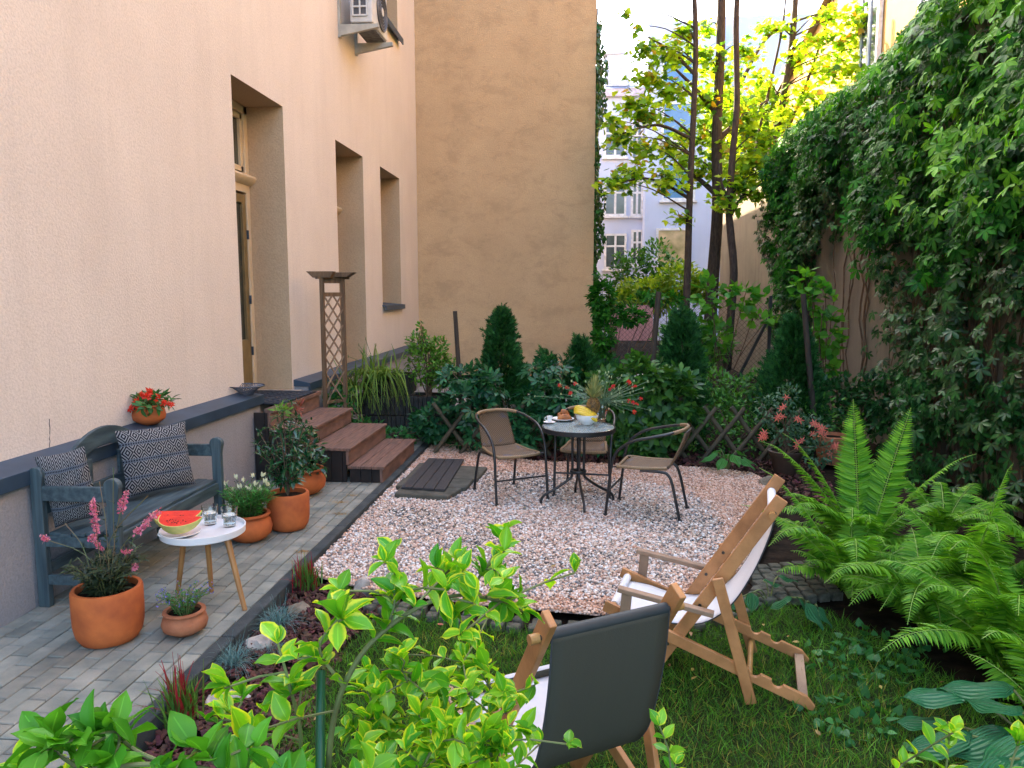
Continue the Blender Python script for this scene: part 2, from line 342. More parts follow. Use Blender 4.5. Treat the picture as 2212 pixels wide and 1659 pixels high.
P = fill(GR, 90000); far = ~inside(P+rng.normal(size=P.shape)*.05, inner)
PG = pebbles(P[~far], GZ+.004, .0075, .0165)
pale = gravmat('pale_pebble', [(0, (.74, .66, .60)), (.14, (.58, .38, .29)), (.26, (.56, .44, .35)), (.36, (.70, .54, .45)), (.50, (.82, .79, .75)), (.60, (.36, .25, .19)), (.66, (.22, .22, .22)), (.76, (.60, .48, .39)), (.86, (.12, .12, .11)), (.92, (.07, .07, .07)), (.96, (.34, .23, .15))], 1)
obj('pale_gravel', PG.mesh('pale_gravel', pale), None, kind='stuff')
PP = pebbles(P[far], GZ+.004, .008, .015)
pinkm = gravmat('pink_pebble', [(0, (.60, .37, .26)), (.25, (.68, .44, .32)), (.45, (.46, .26, .17)), (.6, (.72, .53, .42)), (.8, (.38, .22, .15)), (.92, (.64, .54, .46))])
obj('pink_gravel', PP.mesh('pink_gravel', pinkm), None, kind='stuff')
# bark chips
def chips(poly, n, z, name):
    P = fill(poly, n); m = len(P); bx = MB().box((0, 0, 0), (1, .45, .16)); V = np.array(bx.v); S = Scatter()
    for idx in np.array_split(np.arange(m), 5):
        vv = V*(1+rng.uniform(-.3, .3, (8, 1))); k = len(idx); T = rng.normal(size=(k, 3)); T[:, 2] *= .3; N = np.array([0, 0, 1])+rng.normal(size=(k, 3))*.5
        S.add((vv, bx.f, np.zeros((8, 3))), np.column_stack([P[idx], z+rng.uniform(0, .02, k)]), T, N, rng.uniform(.018, .05, k))
    return obj(name, S.mesh(name, mat('red_bark', (0.098, 0.0294, 0.0196), (0.042, 0.014, 0.0112), rough=.8, sc=15, isl=.7), smooth=False), None, kind='stuff')
chips([(-1.86, 1.8), (-1.2, 1.8), (-1.2, 3.2), (-1.3, 4.0), (-1.1, 4.5), (-1.86, 4.85)], 4600, LG, 'bark_mulch')
chips([(-.9, 8.7), (-.4, 8.5), (.5, 8.44), (1.3, 8.38), (1.86, 8.16), (1.96, 7.6), (1.8, 6.9), (2.2, 6.6), (2.5, 7.4), (2.7, 8.6), (2.5, 9), (-1.0, 9.2)], 6500, -.06, 'bark_mulch')
# grass blades
def tuft_field(poly, n, name, m, h=(.03, .085), z=LG):
    P = fill(poly, n); k = len(P); T = np.column_stack([rng.normal(size=k)*.6, rng.normal(size=k)*.6, np.ones(k)]); N = rdir(k); N[:, 2] *= .2
    S = Scatter(); hh = rng.uniform(*h, k)*(.6+.8*rng.random(k)); S.add(tmpl_leaf(3, 2, .05, 0, .45, .3), np.column_stack([P, np.full(k, z)]), T, N, hh); return obj(name, S.mesh(name, m), None, kind='stuff')
grassm = leafmat('grass_blade', (0.0255, 0.1445, 0.0102), (0.1445, 0.34, 0.02125), trans=.3, rough=.5, isl=.6)
tuft_field(LAWN, 150000, 'grass', grassm, (.03, .07))
tuft_field([(-.9, 2.2), (1.0, 2.0), (2.0, 2.9), (1.5, 4.0), (.4, 4.0), (-.9, 4.1)], 6000, 'dry_grass', leafmat('dry_grass_blade', (.22, .22, .03), (.42, .36, .06), trans=.25, rough=.6, isl=.6), (.03, .06))
strip = [(-1.2, 4.35), (-.5, 4.2), (.3, 4.1), (.9, 4.5), (1.3, 4.9), (1.6, 4.4), (.9, 4.2), (.2, 3.9), (-.6, 4.0), (-1.2, 4.1)]
# leaf litter
P = fill(LAWN, 200); P2 = fill(GR, 130); Z_ = np.concatenate([np.full(len(P), LG+.04), np.full(len(P2), GZ+.03)]); P = np.concatenate([P, P2]); k = len(P); S = Scatter(); S.add(L3, np.column_stack([P, Z_]), rdir(k)*[1, 1, .2], np.array([0, 0, 1])+rdir(k)*.4, rng.uniform(.02, .05, k))
obj('fallen_leaves', S.mesh('fallen_leaves', mat('dry_leaf', (.45, .28, .06), (.28, .14, .04), isl=.8, sc=20)), None, kind='stuff')
# small moss / yellow litter on the paving
S = Scatter()
for u, v, a in ((1000, 1100, 60), (650, 1192, 30), (735, 1085, 30), (760, 1070, 20), (735, 1110, 30), (700, 1140, 12), (640, 1215, 10)):
    if u == 1000: continue
    c = gz(u, v); k = a*4; S.add(LN, np.column_stack([c.x+rng.normal(size=k)*.035, c.y+rng.normal(size=k)*.02, np.full(k, .004)]), rdir(k)*[1, 1, .3], (0, 0, 1), rng.uniform(.008, .02, k))
obj('pollen_litter', S.mesh('pollen_litter', mat('pollen', (.42, .25, .03), (.2, .11, .02), isl=.5)), None, kind='stuff')
# ================================================================== BUILDINGS
creamw = stucco('cream_render', (.78, .685, .60), (.71, .615, .535), streak=.2, bump=.35, bsc=55)
plinthm = stucco('plinth_render', (0.357, 0.3527, 0.3655), (0.289, 0.289, 0.306), streak=.2, bump=.5, bsc=75)
yelloww = stucco('ochre_render', (.60, .415, .235), (.535, .365, .205), streak=.1, brush=.30, bump=.6, bsc=40)
zinc = mat('zinc_sheet', (0.0486, 0.0864, 0.135), (0.0324, 0.0594, 0.0972), rough=.45, sc=4, metal=.3)
creamf = mat('cream_frame', (.72, .58, .40), (.62, .49, .33), rough=.45, sc=5)
darkm = mat('dark_interior', (.03, .03, .028), rough=.9)
HX = -3.42                                   # face of the cream house
def facade(x, y0, y1, z0, z1, holes, sgn=1, back=None):
    """front face of a wall in the plane x, with rectangular holes (y0,y1,z0,z1,depth) and their reveals"""
    ys = sorted({y0, y1, *[h[i] for h in holes for i in (0, 1)]}); zs = sorted({z0, z1, *[h[i] for h in holes for i in (2, 3)]}); mb = MB(); rv = []
    for a, b in zip(ys, ys[1:]):
        for c, d in zip(zs, zs[1:]):
            if any(h[0] <= a and b <= h[1] and h[2] <= c and d <= h[3] for h in holes): continue
            mb.add([(x, a, c), (x, b, c), (x, b, d), (x, a, d)], [(0, 1, 2, 3)])
    for a, b, c, d, dp in holes:
        X = x-sgn*dp; rv.append(MB()); rv[-1].add([(x, a, c), (x, b, c), (x, b, d), (x, a, d), (X, a, c), (X, b, c), (X, b, d), (X, a, d)], [(0, 1, 5, 4), (1, 2, 6, 5), (2, 3, 7, 6), (3, 0, 4, 7)])
    return mb, rv
house = thing('town_house', 'cream rendered town house wall with deep door and window recesses along the paved path', 'building', (-8, 6, 0))
DH = 4.0; FL = .72
holes = [(7.40, 8.70, FL, DH, .46), (10.58, 11.92, FL, DH, .46), (12.96, 14.34, 1.64, DH+.02, .46), (12.9, 14.42, 6.55, 9.2, .4), (2.0, 3.3, 6.55, 9.2, .4), (7.4, 8.7, 6.55, 9.2, .4)]
mb, rvs = facade(HX, -2, 15.9, 0, 12.5, holes); rvm = stucco('shaded_reveal_render', (.55, .40, .255), (.485, .35, .22), bump=.5, bsc=55)  # recess shade is put into this darker, yellower reveal colour
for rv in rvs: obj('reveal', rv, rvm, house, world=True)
mb.add([(HX, -2, 0), (-14, -2, 0), (-14, -2, 12.5), (HX, -2, 12.5), (-14, 15.9, 0), (-14, 15.9, 12.5), (HX, 15.9, 12.5)], [(0, 1, 2, 3), (3, 2, 5, 6), (1, 4, 5, 2)])
for a, b, c, d, dp in holes: mb.add([(HX-dp-.14, a-.3, c-.3), (HX-dp-.14, b+.3, c-.3), (HX-dp-.14, b+.3, d+.3), (HX-dp-.14, a-.3, d+.3)], [(0, 1, 2, 3)]) if False else None
obj('wall', mb, creamw, house, world=True)
cp_ = [px(107+random.gauss(0, 1.2), v, HX) for v in range(905, 995, 6)]
obj('wall_crack', MB().tube([q+Vector((.001, 0, 0)) for q in cp_], [.001+.003*random.random() for _ in cp_], 4), mat('crack', (.22, .20, .20), rough=1), house, world=True)
# plinth in two stretches with zinc ledge
obj('plinth', MB().bb(HX-.02, -3.25, -2, 7.38, -.1, .80), plinthm, house, world=True)
obj('plinth', MB().bb(HX-.02, -3.25, 8.76, 15.88, -.1, .76), plinthm, house, world=True)
def ledge(y0, y1, z):
    m = MB(); pr = [(HX-.01, z+.085), (-3.215, z+.045), (-3.215, z-.045), (-3.235, z-.045), (-3.235, z+.002), (HX-.01, z+.002)]
    m.prism([(x, y0, zz) for x, zz in pr], (0, y1-y0, 0)); return m
obj('ledge', ledge(-2, 7.40, .80), zinc, house, world=True, bev=.003); obj('ledge', ledge(8.74, 15.88, .76), zinc, house, world=True, bev=.003)
obj('windowsill', MB().prism([(HX-.4, 12.93, 1.70), (HX+.07, 12.93, 1.66), (HX+.07, 12.93, 1.58), (HX+.055, 12.93, 1.58), (HX+.055, 12.93, 1.64), (HX-.4, 12.93, 1.66)], (0, 1.44, 0)), zinc, house, world=True)
obj('windowsill', MB().prism([(HX-.38, 12.86, 6.60), (HX+.10, 12.86, 6.56), (HX+.10, 12.86, 6.46), (HX+.08, 12.86, 6.46), (HX+.08, 12.86, 6.53), (HX-.38, 12.86, 6.56)], (0, 1.6, 0)), zinc, house, world=True)
gl = mat('window_pane', (.06, .07, .06), (.03, .035, .03), rough=.06, sc=1.5, spec=1.0)
curt = mat('curtain', (.34, .28, .17), (.24, .19, .11), rough=.9, sc=14, st=(1, 3, .1))
olive = mat('olive_frame', (0.24, 0.168, 0.072), (0.176, 0.12, 0.048), rough=.5)
def door(y0, y1, name='balcony_door'):
    xb = HX-.46; f = obj(name, MB().bb(xb-.05, xb+.03, y0, y0+.09, FL, DH).bb(xb-.05, xb+.03, y1-.09, y1, FL, DH).bb(xb-.05, xb+.03, y0, y1, DH-.09, DH).bb(xb-.05, xb+.032, y0, y1, FL, FL+.05).bb(xb-.05, xb+.036, y0+.09, y1-.09, 3.02, 3.11), creamf, house, world=True, bev=.006)
    mld = MB(); pr = [(xb, 3.10), (xb+.06, 3.12), (xb+.10, 3.15), (xb+.115, 3.19), (xb+.10, 3.215), (xb+.06, 3.22), (xb, 3.235)]; mld.prism([(x, y0, z) for x, z in pr], (0, y1-y0, 0)); obj('transom_moulding', mld, creamf, f, world=True, smooth=50)
    obj('transom_pane', MB().bb(xb-.04, xb-.02, y0+.15, y1-.15, 3.32, DH-.16), gl, f, world=True)
    t = MB()
    for a, b, c, d in ((y0+.1, y0+.16, 3.26, DH-.1), (y1-.16, y1-.1, 3.26, DH-.1), (y0+.1, y1-.1, 3.26, 3.32), (y0+.1, y1-.1, DH-.16, DH-.1)): t.bb(xb-.035, xb+.012, a, b, c, d)
    obj('transom_sash', t, creamf, f, world=True, bev=.005)
    ym = (y0+y1)/2
    for a, b in ((y0+.1, ym-.03), (ym+.03, y1-.1)):
        l = MB().bb(xb-.03, xb+.02, a, a+.09, FL+.06, 3.0).bb(xb-.03, xb+.02, b-.09, b, FL+.06, 3.0).bb(xb-.03, xb+.022, a+.09, b-.09, 2.9, 3.0).bb(xb-.03, xb+.022, a+.09, b-.09, FL+.06, FL+.62)
        lf = obj('door_leaf', l, olive, f, world=True, bev=.006); obj('door_pane', MB().bb(xb-.02, xb-.01, a+.09, b-.09, FL+.62, 2.9), gl, lf, world=True)
        for z in (1.15, 1.75, 2.5): obj('hinge', MB().bb(xb+.02, xb+.04, b-.012, b+.012, z, z+.1), zinc, lf, world=True)
    return f
door(7.40, 8.70); door(10.58, 11.92)
obj('threshold', MB().bb(HX-.46, -3.30, 7.41, 8.69, FL-.1, FL+.012), mat('stone_sill', (.42, .36, .28), rough=.8), house, world=True, bev=.01)
def win(y0, y1, z0, z1):
    xb = HX-.38; f = MB()
    for a, b, c, d in ((y0, y0+.1, z0, z1), (y1-.1, y1, z0, z1), (y0+.1, y1-.1, z0, z0+.1), (y0+.1, y1-.1, z1-.1, z1), ((y0+y1)/2-.05, (y0+y1)/2+.05, z0+.1, z1-.1)): f.bb(xb-.05, xb+.02, a, b, c, d)
    w = obj('window', f, creamf, house, world=True, bev=.006); obj('pane', MB().bb(xb-.03, xb-.02, y0+.08, y1-.08, z0+.08, z1-.08), gl, w, world=True)
for h in holes[2:]: win(*h[:4])
# ochre building closing the yard
eb = thing('ochre_building', 'ochre rendered blank end wall closing the garden behind the hedge', 'building', (-6, 22, 0))
mb = MB().bb(-17, .27, 15.9, 18.4, .13, 14).bb(-17, .262, 18.4, 30, .13, 8.3); obj("wall", mb, yelloww, eb, world=True)  # front part raised out of view to shade the near boundary wall
obj('plinth', MB().bb(-17, .24, 15.93, 29.97, -.1, .13), mat('tar_plinth', (.02, .02, .02), rough=.9), eb, world=True)
obj('roof', MB().bb(-17.1, .35, 18.5, 30.1, 8.3, 8.42), zinc, eb, world=True)
# blue-grey apartment house beyond the trees
bl = thing('apartment_house', 'pale lilac blue apartment house with white windows behind the maples', 'building', (3, 34, 0))
blm = stucco('lilac_render', (.55, .62, .80), (.50, .56, .74), streak=.12, bump=.1)
obj('wall', MB().bb(-6, 2.62, 33.2, 42, -.1, 10.35), blm, bl, world=True)
obj('wall', MB().bb(2.62, 5.35, 32, 42, -.1, 12.6), blm, bl, world=True); obj('wall', MB().bb(5.35, 12, 33.4, 42, -.1, 13.2), blm, bl, world=True)
roofm = mat('slate_roof', (.14, .18, .28), (.09, .12, .2), rough=.6, sc=8, st=(6, 1, 1))
rf = obj('roof', MB().add([(-6, 33.0, 10.35), (2.6, 33.0, 10.35), (2.6, 35.5, 11.3), (-6, 35.5, 11.3), (-6, 42, 10.35), (2.6, 42, 10.35)], [(0, 1, 2, 3), (3, 2, 5, 4)]), roofm, bl, world=True)
ch = obj('chimney', MB().bb(.95, 2.0, 33.6, 34.4, 10.6, 11.9).bb(.88, 2.07, 33.53, 34.47, 11.9, 12.0), mat('chimney_render', (.6, .6, .66), rough=.9), rf, world=True)
obj('cornice', MB().bb(-6, 2.6, 33.02, 33.2, 10.05, 10.35), mat('cornice_render', (.62, .54, .62), rough=.9), bl, world=True)
wf = mat('white_frame', (.78, .78, .8), rough=.5); dg = mat('far_pane', (.05, .06, .09), (.02, .03, .04), rough=.15, sc=2, spec=.8); bgp = mat('sky_pane', (.10, .25, .48), (.07, .18, .36), rough=.2, sc=1); gp = mat('amber_reflection_pane', (.55, .42, .26), (.2, .2, .08), rough=.3, sc=1.5)  # sky and yellowish reflections are painted into the blue and amber panes
def fwin(u, v, w, h, y, pm, cross=True):
    c = py(u, v, y); x0, x1, z0, z1 = c.x-w/2, c.x+w/2, c.z-h/2, c.z+h/2; f = MB()
    for a, b, cc, d in ((x0, x0+.09, z0, z1), (x1-.09, x1, z0, z1), (x0+.09, x1-.09, z0, z0+.09), (x0+.09, x1-.09, z1-.09, z1)): f.bb(a, b, y-.06, y-.002, cc, d)
    if cross: f.bb(c.x-.045, c.x+.045, y-.055, y-.002, z0+.09, z1-.09).bb(x0+.09, x1-.09, y-.05, y-.002, z0+h*.62, z0+h*.62+.08)
    f.bb(x0-.08, x1+.08, y-.13, y-.002, z0-.09, z0-.002)
    o = obj('window', f, wf, bl, world=True); obj('pane', MB().bb(x0+.05, x1-.05, y-.035, y-.004, z0+.05, z1-.05), pm, o, world=True)
for v in (300, 428, 543): fwin(1329, v, .95, 1.5, 33.2, dg)
for v in (306, 428, 535): fwin(1376, v, .5, 1.5, 33.2, dg)
for v, m in ((152, bgp), (262, bgp), (392, bgp)): fwin(1466, v, 1.35, 1.5, 32, m, False)
fwin(1454, 533, 1.4, 1.5, 32, gp, False)
# tall ochre tenement beyond the right-hand wall
tb = thing('tenement_house', 'sunlit tall ochre tenement with white windows beyond the boundary wall', 'building', (9, 20, 0))
tm = stucco('sunny_ochre_render', (.50, .30, .115), (.42, .25, .095), streak=.25, bump=.3)
m = MB(); m.prism([(6.2, -2, -.1), (6.2, 25, -.1), (6.2, 25, 8.1), (6.2, 20.4, 9.3), (6.2, 17, 12.5), (6.2, -2, 12.5)], (8, 0, 0)); obj('wall', m, tm, tb, world=True)
obj('roof', MB().prism([(6.0, 25.1, 8.0), (6.0, 20.4, 9.2), (6.0, 16.9, 12.5), (6.0, 16.6, 12.7), (6.0, 20.3, 9.5), (6.0, 25.2, 8.25)], (8.3, 0, 0)), mat('roof_boards', (.16, .12, .1), (.08, .06, .05), sc=3), tb, world=True)
for y, z in ((17.6, 6.6), (14.6, 6.6), (11.6, 6.6), (14.6, 9.6), (11.6, 9.6)):
    f = MB().bb(6.10, 6.19, y-.55, y+.55, z, z+.1).bb(6.10, 6.19, y-.55, y+.55, z+1.7, z+1.8).bb(6.10, 6.19, y-.55, y-.45, z+.1, z+1.7).bb(6.10, 6.19, y+.45, y+.55, z+.1, z+1.7).bb(6.10, 6.19, y-.05, y+.05, z+.1, z+1.7)
    o = obj('window', f, wf, tb, world=True); obj('pane', MB().bb(6.13, 6.18, y-.46, y+.46, z+.08, z+1.72), dg, o, world=True)
# low extension roof seen through the leaves
# boundary wall on the right
gw = thing('boundary_wall', 'tall grey beige rendered garden wall on the right, overgrown with creeper', 'wall', (4.1, 10, 0))
gwm = stucco('grey_render', (0.289, 0.2507, 0.1955), (0.221, 0.1913, 0.1487), streak=.6, brush=.12, bump=.4)
obj('wall', MB().bb(4.0, 4.3, 13.1, 22.4, -.1, 4.55), gwm, gw, world=True); obj('wall', MB().bb(3.9, 4.3, -2, 13.1, -.1, 4.62), gwm, gw, world=True)
obj('coping', MB().bb(3.88, 4.4, 13.12, 22.4, 4.55, 4.66), mat('coping_tile', (.12, .10, .09), (.07, .06, .05), sc=5), gw, world=True, bev=.01)
obj('coping', MB().bb(3.8, 4.4, -2, 13.1, 4.62, 4.72), MATS['coping_tile'], gw, world=True, bev=.01)
# air conditioner on its brackets
ac = thing('air_conditioner', 'white outdoor air conditioning unit on wall brackets above the second door', 'air conditioner', (-3.1, 11.2, 5.6))
acm = mat('ac_case', (.62, .62, .60), (.5, .5, .49), rough=.4, sc=6); X0, X1, Y0, Y1, Z0, Z1 = -3.27, -2.95, 10.92, 11.78, 5.66, 6.28
obj('case', MB().bb(X0, X1, Y0, Y1, Z0, Z1), acm, ac, world=True, bev=.02)
m = MB(); yc, zc = (Y0+Y1)/2+.09, (Z0+Z1)/2
for r in (.26, .22, .18, .14, .10, .06): m.tube([(X1+.014, yc+r*math.cos(a), zc+r*math.sin(a)) for a in np.linspace(0, 2*math.pi, 29)[:-1]], .006 if r < .26 else .014, 6, closed=True)
for a in np.linspace(0, math.pi, 9)[:-1]: m.beam((X1+.012, yc-.25*math.cos(a), zc-.25*math.sin(a)), (X1+.012, yc+.25*math.cos(a), zc+.25*math.sin(a)), .005, .005, (1, 0, 0))
g = obj('fan_grille', m, mat('grille', (.12, .12, .13), rough=.4), ac, world=True); obj('fan_hub', MB().tube([(X1+.005, yc, zc), (X1+.022, yc, zc)], .06, 20), acm, g, world=True)
obj('fan_opening', MB().tube([(X1+.001, yc, zc), (X1+.004, yc, zc)], .255, 28), mat('fan_dark', (.10, .10, .11), rough=.7), ac, world=True)
m = MB(); xa, xb_, za, zb = X0+.05, X1-.07, Z0+.09, Z1-.06
for i in range(3): x = xa+(xb_-xa)*i/2; m.bb(x-.01, x+.01, Y0-.03, Y0-.002, za, zb)
for i in range(5): z = za+(zb-za)*i/4; m.bb(xa, xb_, Y0-.028, Y0-.004, z-.01, z+.01)
sg = obj('side_grille', m, acm, ac, world=True); obj('side_opening', MB().bb(xa, xb_, Y0-.004, Y0-.001, za, zb), MATS['fan_dark'], sg, world=True)
obj('underside', MB().bb(X0+.02, X1-.02, Y0+.03, Y1-.03, Z0-.03, Z0-.001), mat('ac_under', (.14, .15, .14), (.05, .05, .05), sc=14), ac, world=True)
for y in (10.86, 11.66):
    m = MB().bb(HX, HX+.035, y-.03, y+.03, Z0-.22, Z0+.5); m.prism([(HX+.03, y-.03, Z0-.05), (-2.84, y-.03, Z0-.05), (-2.84, y-.03, Z0-.10), (HX+.03, y-.03, Z0-.20)], (0, .06, 0))
    obj('bracket', m, mat('bracket_metal', (.45, .44, .38), rough=.5), ac, world=True, bev=.004)
# doormat, wire bowl, stairs
mt = MB().bb(-3.86, -3.05, 7.46, 8.5, FL+.013, FL+.024); o = tag(obj('doormat', mt, mat('rubber_mat', (0.0126, 0.021, 0.035), (0.0084, 0.0126, 0.021), rough=.5, sc=12)), 'dark blue rubber doormat at the top of the wooden steps', 'doormat')
m = MB()
for i in range(7):
    for j in range(9): cx, cy = -3.80+i*.115, 7.53+j*.11; m.lathe([(.018, 0), (.04, .006), (.05, 0)], (cx, cy, FL+.025), 8); m.beam((cx+.04, cy, FL+.027), (cx+.07, cy+.02, FL+.027), .012, .006)
obj('tread_pattern', m, MATS['rubber_mat'], o)
def bowlwire():
    t = thing('wire_bowl', 'blue grey openwork metal bowl on the zinc ledge by the doormat', 'bowl', (-3.31, 7.22, .865)); m = MB(); prof = [(.05, 0), (.06, .005), (.09, .045), (.13, .075), (.175, .095)]
    for a in range(36):
        for s in (1, -1): m.tube([(r*math.cos(2*math.pi*a/36+s*i*.16), r*math.sin(2*math.pi*a/36+s*i*.16), z) for i, (r, z) in enumerate(prof)], .0028, 4, cap=False)
    mm = mat('blue_wire', (.09, .12, .16), (.05, .06, .08), rough=.35, metal=.6); obj('bowl_mesh', m, mm, t)
    r = MB()
    for rr, z in ((.175, .095), (.05, .002)): r.tube([(rr*math.cos(a), rr*math.sin(a), z) for a in np.linspace(0, 2*math.pi, 33)[:-1]], .005, 6, closed=True)
    obj('rim', r, mm, t)
bowlwire()
deckm = mat('stained_deck_board', (.26, .145, .10), (.115, .065, .046), rough=.65, sc=4, st=(14, 1.0, 3), bump=.3, bsc=30, isl=.25, det=8); darkw = mat('dark_stair_side', (0.0154, 0.0098, 0.0084), (0.0084, 0.0056, 0.0049), rough=.8, sc=5)
st = thing('garden_steps', 'reddish brown wooden steps from the path up to the door with the doormat', 'steps', (-2.5, 7.9, 0))
SY0, SY1 = 7.18, 8.62; rise = FL/4; fx = [-1.93, -2.27, -2.68, -3.06]
for i in range(4):
    z = rise*(i+1)-.012 if i < 3 else FL-.0; xf = fx[i]; xb = fx[i+1] if i < 3 else -3.24
    nbd = (3, 2, 2, 1)[i]; w = (xf-xb)/nbd
    if i < 3:
        for k in range(nbd): obj('tread', MB().bb(xf-(k+1)*w+.003+(.0 if k < nbd-1 else -.02), xf-k*w-.003+(.02 if k == 0 else 0), SY0-.01+.004*k, SY1+.01, z-.028, z), deckm, st, world=True, bev=.004)
    else: obj('tread', MB().bb(-3.04-.09, -3.04, SY0+.02, SY1, FL-.035, FL+.008), deckm, st, world=True, bev=.004)
    obj('riser', MB().bb(xf-.03, xf-.002, SY0, SY1, rise*i-.002 if i else .004, z-.03), deckm, st, world=True, bev=.003)
    bx = MB(); x = xb
    while x < xf-.035: bx.bb(x+.003, min(x+.11, xf-.032), SY0+.012, SY0+.03, .004, z-.03); x += .113
    obj('side_panel', bx, darkw, st, world=True)
# decking tile with slabs
dk = tag(obj('deck_tile', MB(), darkw), 'dark grey grooved decking tile lying at the foot of the steps', 'decking'); bpy.data.objects.remove(dk)
dk = thing('decking_mat', 'dark grey grooved decking boards on stone slabs at the foot of the steps', 'decking', (-1.48, 7.4, 0))
dgm = mat('grey_composite', (0.044, 0.0416, 0.044), (0.0256, 0.024, 0.0264), rough=.6, sc=5, st=(12, 1, 1), bump=.3, bsc=80, isl=.15)
P0 = gz(866, 1052, .03); P1 = gz(962, 1058, .03); P2 = gz(1003, 992, .03); P3 = gz(925, 990, .03)
for k in range(4):
    a = P0.lerp(P1, k/4+.008); b = P0.lerp(P1, (k+1)/4-.008); c = P3.lerp(P2, (k+1)/4-.008); d = P3.lerp(P2, k/4+.008); obj('board', MB().prism([(q.x, q.y, .012) for q in (a, b, c, d)], (0, 0, .022)), dgm, dk, world=True, bev=.003)
slm = mat('mossy_slab', (0.104, 0.1, 0.08), (0.056, 0.0544, 0.04), rough=.95, sc=8, bump=.6)
S1 = [(-1.84, 6.86), (-1.30, 6.72), (-1.15, 6.95), (-1.15, 7.3), (-1.84, 7.3)]
for poly, lb in (([(-1.72, 6.80), (-1.20, 6.74), (-1.12, 7.05), (-1.72, 7.08)], 'mossy stone slab under the near edge of the decking boards'), ([(-1.78, 7.09), (-1.08, 7.06), (-1.06, 7.40), (-1.78, 7.4)], 'mossy stone slab under the middle of the decking boards'), ([(-1.76, 7.41), (-1.02, 7.41), (-.98, 7.95), (-1.76, 8.1)], 'mossy stone slab under the far edge of the decking boards')):
    tag(obj('stone_slab', MB().prism([(x, y, -.07) for x, y in poly], (0, 0, .078)), slm, bev=.012), lb, 'slab', 'stone slabs under the decking')
# trellis post
tr = thing('trellis_post', 'slim brown wooden lattice post with flared cap standing beside the steps', 'trellis', (-2.95, 9.0, 0))
tw = mat('brown_trellis_wood', (.17, .10, .05), (.09, .052, .026), rough=.7, sc=5, st=(8, 8, .7), bump=.2); a = py(700, 880, 8.9); b = py(735, 840, 9.05)
pa = Vector((-3.09, 8.9, 0)); pb = Vector((-2.90, 9.1, 0))
tz = 2.06
for p in (pa, pb): obj('post', MB().bb(p.x-.024, p.x+.024, p.y-.024, p.y+.024, .25, tz), tw, tr, world=True, bev=.003)
dd = (pb-pa); ll = Vector((dd.x, dd.y, 0)).normalized()
for z, h in ((1.86, .05), (2.02, .05), (.55, .04)): obj('rail', MB().beam(pa+Vector((0, 0, z)), pb+Vector((0, 0, z)), .02, h), tw, tr, world=True)
for s in (0, 1):
    m = MB(); z = .5
    while z < 1.8:
        z2 = z+.42; q0, q1 = (pa, pb) if s == 0 else (pb, pa); za, zb = max(z, .5), min(z2, 1.84); f = (zb-z)/.42
        m.beam(q0+Vector((0, -.014*(1-2*s), za)), q0.lerp(q1, f)+Vector((0, -.014*(1-2*s), zb)), .014, .022, ll.cross(Vector((0, 0, 1)))); z += .19
    obj('lattice', m, mat('lattice_lath', (0.288, 0.2, 0.128), (0.2, 0.128, 0.08), rough=.7, sc=6), tr, world=True)
cpm = (pa+pb)/2
obj('cap', MB().prism([(cpm.x-.27, cpm.y-.15, tz+.075), (cpm.x-.19, cpm.y-.15, tz+.0), (cpm.x+.02, cpm.y-.13, tz), (cpm.x+.06, cpm.y-.13, tz+.075)], (0, .1, 0)), tw, tr, world=True, bev=.003)
obj('cap', MB().prism([(cpm.x-.08, cpm.y-.02, tz+.065), (cpm.x-.03, cpm.y-.02, tz+.01), (cpm.x+.18, cpm.y-.02, tz+.01), (cpm.x+.27, cpm.y-.02, tz+.065)], (0, .16, 0)), tw, tr, world=True, bev=.003)
obj('cap', MB().beam(pa+Vector((-.05, -.05, tz-.0)), pb+Vector((.06, .06, tz)), .05, .03), tw, tr, world=True)
# concrete planter blocks
cbm = mat('ribbed_concrete', (0.0315, 0.0315, 0.0294), (0.0154, 0.0161, 0.0154), rough=.95, sc=14, bump=.6, bsc=60)
def planter(x0, x1, y0, z0, z1, lb):
    t = thing('concrete_planter', lb, 'planter', ((x0+x1)/2, y0+.2, z0), group='ribbed concrete planters beside the steps'); m = MB(); x = x0
    while x < x1-.02: m.bb(x+.004, min(x+.055, x1), y0, y0+.05, z0+.004, z1); x += .058
    m.bb(x0, x1, y0+.045, y0+.09, z0, z1-.01).bb(x0, x0+.04, y0+.09, y0+.5, z0, z1-.01).bb(x1-.04, x1, y0+.09, y0+.5, z0, z1-.01).bb(x0, x1, y0+.5, y0+.55, z0, z1-.01)
    obj('body', m, cbm, t, world=True, bev=.004); obj('soil', MB().bb(x0+.03, x1-.03, y0+.08, y0+.51, z0+.05, z1-.05), soil, t, world=True)
planter(-2.86, -2.28, 9.62, 0, .27, 'dark ribbed concrete planter block, lower tier on the left'); planter(-2.27, -1.68, 9.6, 0, .27, 'dark ribbed concrete planter block, lower tier on the right')
planter(-3.0, -2.28, 9.66, .272, .53, 'dark ribbed concrete planter block, middle tier under the arching lilies'); planter(-2.27, -1.70, 9.63, .272, .53, 'dark ribbed concrete planter block, middle tier under the round bush')
planter(-2.85, -2.25, 9.70, .532, .80, 'dark ribbed concrete planter block on the top tier')
# paving of the rear yard
struct('yard_paving', MB().bb(-3.25, .9, 11.2, 15.92, -.1, -.03), mat('yard_concrete', (.33, .31, .29), (.24, .23, .21), rough=.9, sc=3))
obj('edge_curb', MB().bb(-3.2, .3, 15.6, 15.85, -.03, .08), mat('light_edging', (.25, .25, .22), rough=.9)); bpy.data.objects['edge_curb']['kind'] = 'structure'
